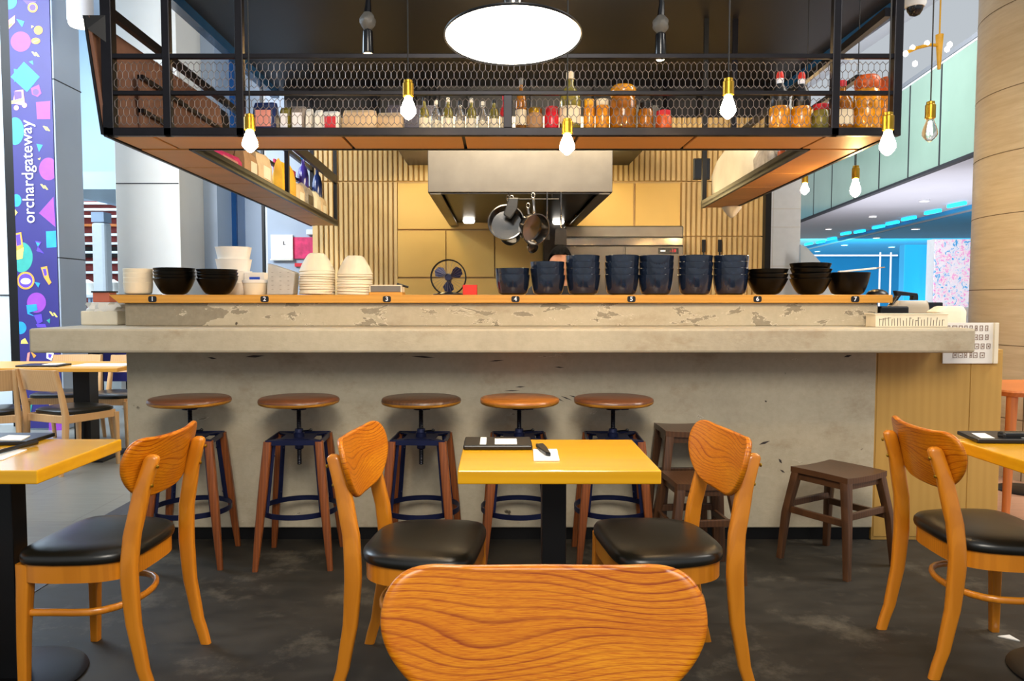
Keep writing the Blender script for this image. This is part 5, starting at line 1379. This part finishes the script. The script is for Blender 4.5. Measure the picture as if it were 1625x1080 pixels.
for x, y in ((50, 82), (55, 83), (68, 200), (72, 201), (64, 292), (69, 294), (78, 494), (84, 496)): poly([(x, y), (x+3, y), (x+8, y+7), (x+5, y+7)], 3)
poly([(50, 40), (54, 42), (50, 45)], 3); poly([(20, 332), (28, 337), (20, 342)], 3); poly([(60, 252), (65, 250), (63, 254)], 3); poly([(74, 508), (80, 505), (79, 513)], 1); poly([(34, 540), (40, 536), (45, 545), (33, 545)], 3)
poly([(22, 370), (34, 368), (38, 398), (30, 412), (24, 404)], 4); poly([(24, 373), (32, 371), (34, 388), (27, 390)], 7); poly([(24, 398), (38, 392), (36, 410), (27, 412)], 3)
poly([(56, 382), (66, 384), (61, 392), (70, 402), (58, 398), (61, 390)], 7); poly([(57, 384), (64, 386), (60, 391)], 2)
circ(41, 445, 14, 4); circ(41, 445, 11, 7); circ(41, 446, 8, 6, 5); poly([(55, 447), (64, 449), (61, 456)], 2)
poly([(65, 424), (75, 422), (78, 440), (82, 448), (78, 452), (70, 440)], 4); poly([(68, 427), (73, 426), (75, 436), (71, 438)], 7)
poly([(42, 484), (58, 482), (60, 492), (46, 496), (56, 502), (44, 498)], 2); poly([(54, 500), (66, 498), (68, 510), (60, 514)], 7); poly([(57, 514), (72, 514), (74, 519), (60, 519)], 7)
poly([(44, 560), (48, 558), (46, 575), (52, 590), (47, 592), (42, 576)], 5); poly([(48, 556), (58, 564), (54, 568)], 4)
poly([(74, 558), (86, 560), (82, 572), (74, 568)], 6); poly([(77, 561), (83, 562), (80, 569), (77, 566)], 7); poly([(86, 570), (100, 570), (100, 582), (86, 580)], 0)
poly([(78, 660), (100, 660), (100, 686), (78, 686)], 0); poly([(36, 640), (52, 640), (44, 680), (38, 680)], 1)
mb.build('printed_shapes', mats, bn, label='colourful printed shapes')
pA, pB = px(47, 354, YBN), px(47, 191, YBN)
text_mesh('orchardgateway', 'lettering', 'p_white', .155, (pA.x-t0+.005, -.006, (pA.z+pB.z)/2-.02), rot=(PI/2, -PI/2, 0), parent=bn, width=(pB.z-pA.z), ext=.0006, bold=.0003)
# pane and frame left of the banner
struct_box('window_1', (-7.6, 7.5, 0), (px(24, 400, 7.5).x-.01, 7.53, 5.6), 'bluegrey', 'pale grey cladding panel left of the banner column')
struct_box('trim_8', (px(22, 400, 7.45).x-.03, 7.40, 0), (px(33, 400, 7.4).x+.01, 7.56, 5.6), 'black', 'black edge frame left of the banner')
mb = MB(); z = px(10, 468, 7.5).z; mb.bb((-7.6, 7.492, z-.006), (px(24, 400, 7.5).x-.02, 7.5, z+.006)); structure(mb.build('trim_9', 'seam'), 'joint of the pale panel')
# grey pillar and the wall run behind the counter
YPi = 8.6
struct_box('column_grey', (px(186, 400, YPi).x, YPi, 0), (px(287, 400, YPi).x, YPi+.7, 5.6), 'pillargrey', 'wide light grey pillar behind the left end of the counter', .006)
mb = MB()
for z in (px(240, 291, YPi).z,): mb.bb((px(187, 400, YPi).x, YPi-.003, z-.006), (px(286, 400, YPi).x, YPi, z+.006))
structure(mb.build('trim_10', 'seam'), 'joint of the grey pillar')
struct_box('trim_11', (px(286, 400, 8.7).x, 8.68, 0), (px(291, 400, 8.7).x, 9.0, 5.6), 'black', 'black edge right of the grey pillar')
Y2 = 9.1
b2 = root('narrow_banner', 'narrow navy banner with a teal circle beyond the grey pillar', 'banner', (px(290, 400, Y2).x, Y2, .02))
wN = px(304, 400, Y2).x-px(290, 400, Y2).x
mb = MB(); mb.bb((0, 0, 0), (wN, .02, 4.5)); mb.build('sheet', 'navyprint', b2)
mb = MB()
def cp(x, y, r, ry, mi):
    q_ = [px(x+r*math.cos(2*PI*k/20), y+ry*math.sin(2*PI*k/20), Y2)-b2.location for k in range(20)]
    mb.prism([(min(max(p.x, .002), wN-.002), -.002, p.z) for p in q_], (0, .0019, 0), mi)
cp(290, 315, 12, 13, 1); cp(294, 398, 7, 7, 2); cp(296, 284, 5, 6, 5); cp(296, 410, 3, 3, 3); cp(295, 424, 4, 3, 4)
mb.build('printed_shapes', mats, b2)
struct_box('column_blue', (px(304, 400, 9.3).x, 9.3, 0), (px(346, 400, 9.3).x, 9.8, 5.6), 'bluegreycol', 'blue grey panel beyond the narrow banner')
struct_box('window_2', (px(343, 400, 10.2).x, 10.2, 0), (px(362, 400, 10.2).x, 10.25, 5.6), 'skyblue', 'pale blue pane')
struct_box('window_3', (px(358, 400, 10.1).x, 10.1, 0), (px(376, 400, 10.1).x, 10.15, 5.6), 'blueglass', 'dark blue glass pane')
struct_box('window_4', (px(374, 400, 10.2).x, 10.2, 0), (px(396, 400, 10.2).x, 10.25, 5.6), 'bluegreycol', 'pale blue glass pane')
struct_box('column_pale', (px(390, 400, 9.9).x, 9.9, 0), (px(418, 400, 9.9).x, 10.2, 5.6), 'bluegreycol', 'pale blue grey pier before the white wall')
struct_box('trim_12', (px(416, 400, 9.0).x, 9.0, 0), (px(420, 400, 9.0).x, 9.06, 5.6), 'black', 'thin black upright')
struct_box('trim_13', (px(422, 400, 9.0).x, 9.0, 0), (px(425, 400, 9.0).x, 9.06, 5.6), 'pillargrey', 'thin grey upright')
struct_box('wall_left', (px(425, 400, 8.6).x, 8.6, 0), (xA+.05, 8.7, 5.6), 'bluegreycol', 'pale wall beside the slatted kitchen wall')
# whiteboard and pink poster
wa, wb_ = px(430, 411, 8.55), px(463, 372, 8.55)
wbd = root('whiteboard', 'small whiteboard on the pale wall left of the pink poster', 'whiteboard', (wa.x, 8.55, wa.z))
mb = MB(); mb.bb((0, 0, 0), (wb_.x-wa.x, .045, wb_.z-wa.z)); mb.build('board', 'whiteboard', wbd)
mb = MB(); mb.bb((-.01, -.006, -.014), (wb_.x-wa.x+.01, .0, .004)); mb.bb((wb_.x-wa.x-.004, -.006, 0), (wb_.x-wa.x+.012, 0, wb_.z-wa.z)); mb.build('frame', 'pillargrey', wbd)
mb = MB(); mb.bb((.14, -.002, .16), (.15, 0, .20)); mb.bb((.15, -.002, .16), (.165, 0, .168)); mb.build('pen_mark', 'ink', wbd)
wa, wb_ = px(464, 410, 8.55), px(497, 376, 8.55)
po = root('pink_poster', 'crumpled pink poster on the pale wall', 'poster', (wa.x, 8.55, wa.z))
mb = MB(); mb.bb((0, 0.02, 0), (wb_.x-wa.x, .045, wb_.z-wa.z)); mb.build('sheet', 'pink', po)
mb = MB(); mb.bb((.02, .016, -.09), (.14, .04, -.05)); mb.build('torn_strip', 'redlabel', po)
tag(MB().bb((-.05, -.05, 0), (.05, .03, .06)).build('security_camera', 'whitemetal', bevel=.01), 'small white camera box high on the pale wall corner', 'camera').location = (px(492, 372, 8.5).x, 8.57, px(492, 372, 8.5).z)
# far mall : shop front between the columns
struct_box('wall_far', (-16, 20, 0), (0, 20.1, 5.6), 'skyblue', 'far pale blue mall wall')
struct_box('beam_far', (px(118, 300, 11).x-.4, 11, px(150, 300, 11).z), (px(187, 300, 11).x+.1, 19.9, px(150, 300, 11).z+.25), 'skyblue', 'pale blue bulkhead over the far shop')
struct_box('wall_pale_upper', (px(95, 200, 12).x, 12.2, px(150, 302, 12).z+.1), (px(190, 200, 12).x, 12.3, 5.6), 'skyblue', 'pale blue panel above the far shop')
sf = root('slatted_shop_shelves', 'red and white slatted shelving of the far shop between the columns', 'shelving', (px(155, 460, 14.5).x, 14.5, 0))
za, zb2 = px(150, 430, 14.5).z, px(150, 318, 14.5).z
mb = MB(); mb.bb((-.75, .1, 0), (.75, .2, zb2)); mb.build('back_panel', 'redwood', sf)
ys_ = [322, 332, 343, 357, 372, 386, 400, 416, 432]
for i, y in enumerate(ys_):
    z = px(150, y, 14.5).z
    mb = MB(); mb.bb((-.75, 0, z-.022), (.75, .1, z+.022)); mb.build('slat', 'whitemetal' if i != 3 else 'orangechair', sf)
mb = MB(); mb.bb((-.75, .02, px(150, 400, 14.5).z-.1), (.75, .09, px(150, 386, 14.5).z-.06)); mb.build('dark_shelf_gap', 'darksteel', sf)
struct_box('column_white', (px(145, 400, 12.5).x, 12.5, 0), (px(167, 400, 12.5).x, 12.75, px(150, 352, 12.5).z), 'whitemetal', 'slim white column before the far shop', .05)
struct_box('column_white_top', (px(146, 400, 12.5).x, 12.5, px(150, 352, 12.5).z), (px(166, 400, 12.5).x, 12.75, px(150, 336, 12.5).z), 'bluegreycol', 'pale blue head of the slim white column')
for i, (x, Y, w, l) in enumerate(((135, 13.4, .5, 'white display table left of the slim white column'), (176, 13.2, .45, 'white display table right of the slim white column'))):
    t = root('display_table', l, 'table', (px(x, 450, Y).x, Y, 0), group='white display tables far away')
    mb = MB(); mb.bb((-w/2, -.3, 1.28), (w/2, .3, 1.34)); mb.build('table_top', 'whitemetal', t, bevel=.01)
    for s in (-1, 1):
        mb = MB(); mb.bb((s*w*.4-.02, -.25, 0), (s*w*.4+.02, .25, 1.28)); mb.build('leg_panel', 'bluegreycol', t)
    mb = MB(); mb.loft([(0, 0, 0, w*.30, .15), (0, 0, .20, w*.28, .14), (0, 0, .26, w*.1, .05)], 3, 16); tag(mb.build('white_parcel', 'paper', smooth=True), 'white heap of goods on the %s' % l.replace('white ', ''), 'goods').location = (px(x, 450, Y).x, Y, 1.341)
# seat and dark things by the left gap
bk = root('dark_display_panel', 'dark poster stand behind the ash chairs by the counter edge', 'display', (px(143, 570, 8.0).x, 8.0, 0))
mb = MB(); mb.bb((-.11, 0, .0), (.11, .06, .98)); mb.build('panel', 'screenblack', bk)
mb = MB(); mb.bb((-.06, -.003, .7), (.03, 0, .80)); mb.bb((0, -.003, .55), (.08, 0, .62)); mb.build('prints', 'p_rose', bk)
nbr = root('navy_barrier', 'navy low screen on thin legs behind the ash chairs next to the counter edge', 'screen', (px(186, 570, 8.6).x, 8.3, 0))
MB().bb((-.3, 0, .35), (.3, .05, .92)).build('panel', 'navyprint', nbr)
for s in (-.25, .25): MB().bb((s-.015, .01, 0), (s+.015, .04, .35)).build('leg', 'black', nbr)
# ceiling lamp top left
p = px(128, 42, 7.0)
cl = root('ceiling_cove_lamp', 'glowing round ceiling lamp at the top left behind the cage', 'lamp', p)
mb = MB(); mb.lathe([(.09, 0), (.10, .02), (.10, .05)], n=32); mb.build('glow_disc', 'downlight', cl, smooth=True, sharp=.6)
mb = MB(); mb.lathe([(.105, .04), (.11, .05), (.11, 5.6-p.z-.001)], n=32); mb.build('housing', 'mallceiling', cl, smooth=True, sharp=.6)

# ================================================================== MALL ON THE RIGHT
# marble column with joints
ctr = Vector((4.36, 5.46)); Rc = .82
mb = MB(); mb.lathe([(Rc, 0), (Rc, 6.4)], (ctr.x, ctr.y, 0), 96); col_ = structure(mb.build('column_right', 'marble', smooth=True), 'thick round beige marble column at the right')
mb = MB()
zj_ = [.42, .93, 1.32, 1.85, 2.28, 2.72, 3.3, 3.9]
for z in zj_: mb.lathe([(Rc+.0015, z-.003), (Rc+.0015, z+.003)], (ctr.x, ctr.y, 0), 96, cap=False)
for a in (-1.95, -.9, -2.75):
    mb.box((ctr.x+Rc*math.cos(a), ctr.y+Rc*math.sin(a), 3.2), (.005, .006, 6.4), M4=Matrix.Rotation(a, 4, 'Z'))
structure(mb.build('trim_14', 'joint'), 'stone joints of the marble column')
# white pillar behind kitchen
YW2 = 9.2
struct_box('column_white_right', (px(1213, 400, YW2).x, YW2, 0), (px(1270, 400, YW2).x, YW2+.6, 6.4), 'whitemetal', 'white tiled pillar right of the kitchen wall', .01)
mb = MB()
for y in (331, 360, 422): z = px(1240, y, YW2).z; mb.bb((px(1214, 400, YW2).x, YW2-.003, z-.005), (px(1269, 400, YW2).x, YW2, z+.004))
x = px(1226, 400, YW2).x; mb.bb((x-.004, YW2-.003, 0), (x+.003, YW2, 6.4)); structure(mb.build('trim_15', 'pillargrey'), 'joints of the white pillar')
tag(MB().prism([(0, 0, 0), (.5, 0, 0), (.5, 0, 1.42), (.08, 0, 1.86), (0, 0, 1.9)], (0, .05, 0)).build('sloped_handrail_panel', 'bluegrey', bevel=.004), 'grey triangular stair panel beside the white pillar', 'panel').location = (px(1270, 430, 9.0).x, 9.0, 0)
# balcony : z levels from the photograph, running away from the camera on the right
zb_, zu_ = 3.62, 5.45
P0, P1 = Vector((7.75, 12.3)), Vector((9.35, 24.5))
def bpnt(t): return P0.lerp(P1, t)
dirn = (P1-P0).normalized(); nor = Vector((dirn.y, -dirn.x))
def bal(t0, t1, z0, z1, off, th, name, m, lab=None, kind=True, mbx=None):
    a, b = bpnt(t0)+nor*off, bpnt(t1)+nor*off; c, d = b+nor*th, a+nor*th
    mb = MB() if mbx is None else mbx
    mb.prism([(a.x, a.y, z0), (b.x, b.y, z0), (c.x, c.y, z0), (d.x, d.y, z0)], (0, 0, z1-z0))
    if mbx is None:
        o = mb.build(name, m); return structure(o, lab) if kind else o
ts = [-.35, -.12, .12, .232, .359, .49, .634, .77, .90, 1.02]
for i, (a, b) in enumerate(zip(ts[:-1], ts[1:])):
    bal(a+.0025, b-.0025, zb_+.03, zu_, 0, .05, 'window_%d' % (10+i), 'green', 'green glass balcony panel')
for i, t in enumerate(ts[1:-1]): bal(t-.0022, t+.0022, zb_+.03, zu_, -.004, .05, 'trim_%d' % (30+i), 'seam', 'dark upright between balcony panels')
bal(-.35, 1.02, zb_-.02, zb_+.03, -.03, .12, 'trim_16', 'seam', 'dark lower edge of the balcony')
bal(-.35, 1.02, zu_, zu_+.04, -.01, .07, 'trim_17', 'whitemetal', 'steel top edge of the balcony')
bal(-.6, 3.0, zb_+.03, zb_+.13, .12, 4.6, 'ceiling_soffit', 'mallceiling', 'white soffit under the balcony')
bal(-.6, 3.0, zb_-.06, zb_+.03, 3.3, .12, 'trim_18', 'bluelit', 'blue lit edge of the soffit')
bal(-.6, 4.5, zb_+.02, zb_+.12, 4.0, 16, 'ceiling_bluelit', 'bluelit', 'atrium ceiling beyond, coloured by its blue light')
bal(-.8, 2.2, zu_+.9, zu_+1.0, 1.2, 14, 'ceiling_upper', 'mallceiling', 'pale upper ceiling of the atrium')
bal(-.8, 2.0, zu_-.1, zu_+2.0, 5.2, .1, 'wall_right_upper', 'skyblue', 'pale blue wall above the balcony')
struct_box('wall_far_right', (2.98, 44, 0), (40, 44.1, 6.4), 'bluelit', 'blue lit far wall')
# downlights in the soffit
def soffit_light(x, y, z, lab, m='downlight', r=.10):
    p = pf(x, y, z); t = root('downlight', lab, 'light', (p.x, p.y, z), group='round downlights in the mall ceiling')
    mb = MB(); mb.lathe([(r, -.03), (r*.98, -.035), (.01, -.036)], n=20); mb.build('glow', m, t, smooth=True, sharp=.6)
    mb = MB(); mb.lathe([(r, -.04), (r*1.15, -.04), (r*1.15, 0), (r, 0)], n=20, cap=False); mb.build('trim_ring', 'whitemetal', t)
for x, y, l in ((1467, 317, 'downlight nearest the marble column in the white soffit'), (1385, 342, 'second downlight in the white soffit'), (1315, 362, 'farthest downlight in the white soffit')): soffit_light(x, y, zb_+.03, l)
for x, y, l in ((1453, 362, 'downlight in the blue lit ceiling nearest the marble column'), (1391, 376, 'second downlight in the blue lit ceiling'), (1340, 388, 'third downlight in the blue lit ceiling'), (1297, 398, 'farthest downlight in the blue lit ceiling'), (1415, 391, 'dim downlight low in the blue lit ceiling')): soffit_light(x, y, zb_+.02, l, r=.13)
M['bluelamp'] = mat('blue_strip_glow', '#30d0ff', .4, emit='#18c4ff', es=2.2)
for i, (x, y) in enumerate(((1518, 330), (1480, 341), (1442, 351), (1416, 358), (1394, 364), (1364, 371), (1342, 374), (1320, 382), (1302, 387), (1283, 390))):
    d = 17.6+i*1.0
    p = pf(x, y, zb_-.1)
    tag(MB().bb((-.05, -.35, -.04), (.05, .35, .04)).build('blue_strip_light', 'bluelamp', bevel=.02), '%s blue strip light along the soffit edge, counted from the marble column' % ['first', 'second', 'third', 'fourth', 'fifth', 'sixth', 'seventh', 'eighth', 'ninth', 'tenth'][i], 'light', 'blue strip lights').location = (p.x, p.y, zb_-.02)
# screens
sa, sb = px(1481, 487, 14.0), px(1532, 380, 14.0)
ls = root('led_screen', 'bright led screen with magenta and white picture beside the marble column', 'screen', (sa.x, 14.0, 0))
w = sb.x-sa.x+.25
mb = MB(); mb.bb((0, 0, sa.z), (w, .02, sb.z)); mb.build('display', 'screen', ls)
mb = MB(); mb.bb((-.01, .02, 0), (w+.01, .25, sb.z+.01)); mb.build('cabinet', 'whitemetal', ls)
mb = MB(); mb.bb((.0, -.006, sa.z-.16), (w, .02, sa.z-.02)); mb.build('lower_strip', 'paper', ls)
mb = MB()
for i in range(8): mb.bb((.06+i*.05, -.010, sa.z-.12), (.09+i*.05, -.006, sa.z-.07))
mb.build('strip_marks', 'redlabel', ls)
sa, sb = px(1434, 474, 14.6), px(1480, 388, 14.6)
l2 = root('blue_led_screen', 'plain bright blue screen left of the led picture', 'screen', (sa.x, 14.6, 0))
mb = MB(); mb.bb((0, 0, .9), (sb.x-sa.x, .02, sb.z)); mb.build('display', 'bluescreen', l2)
mb = MB(); mb.bb((0, .02, 0), (sb.x-sa.x, .2, sb.z)); mb.build('cabinet', 'bluelit', l2)
for x, l in ((1397, 'left thin white glass post before the blue lit wall'), (1414, 'right thin white glass post before the blue lit wall')):
    p = px(x, 400, 16.0); tag(MB().bb((-.016, -.016, 0), (.016, .016, p.z)).build('glass_post', 'whitemetal', bevel=.01), l, 'post', 'glass posts').location = (p.x, 16.0, 0)
struct_box('trim_19', (px(1290, 404, 20).x, 20, px(1290, 405, 20).z-.02), (px(1425, 404, 20).x, 20.06, px(1290, 405, 20).z+.02), 'whitemetal', 'white rail across the blue lit wall')
# cctv
p = px(1452, 12, 4.9)
cc = root('dome_camera', 'dome security camera on the white ceiling at the top right', 'camera', (p.x, 4.9, p.z))
mb = MB(); mb.lathe([(.055, 0), (.065, .02), (.065, .07)], n=28); mb.build('housing', 'whitemetal', cc, smooth=True, sharp=.6)
mb = MB(); mb.lathe([(.008, -.055), (.03, -.045), (.045, -.02), (.048, 0)], n=24); mb.build('dome', 'screenblack', cc, smooth=True)
mb = MB(); mb.tube([(0, 0, .07), (0, 0, 6.4-p.z)], .012, 8); mb.build('stem', 'whitemetal', cc)
# chandelier of small lamps beyond the glass
p = px(1490, 74, 10.0)
ch_ = root('branched_ceiling_light', 'branched yellow ceiling light with small lamps beyond the cage on the right', 'chandelier', p)
mb = MB(); pts = [px(x, y, 10.0)-p for x, y in ((1437, 84), (1455, 76), (1475, 71), (1490, 72))]; mb.tube(pts, .022, 8); mb.build('arm', 'yellowpack', ch_, smooth=True)
mb = MB(); mb.tube([px(1490, 110, 10)-p, px(1491, 55, 10)-p], [.02, .05], 8); mb.tube([px(1491, 57, 10)-p, Vector((0, 0, 6.4-p.z))], .01, 6); mb.build('stem', 'yellowpack', ch_, smooth=True)
for x, y in ((1437, 85), (1448, 76), (1471, 69), (1507, 71), (1503, 78), (1452, 101)):
    mb = MB(); mb.ball(px(x, y, 10)-p, .032, 12, 8, (1, 1, 1.2)); mb.build('lamp', 'downlight', ch_, smooth=True)
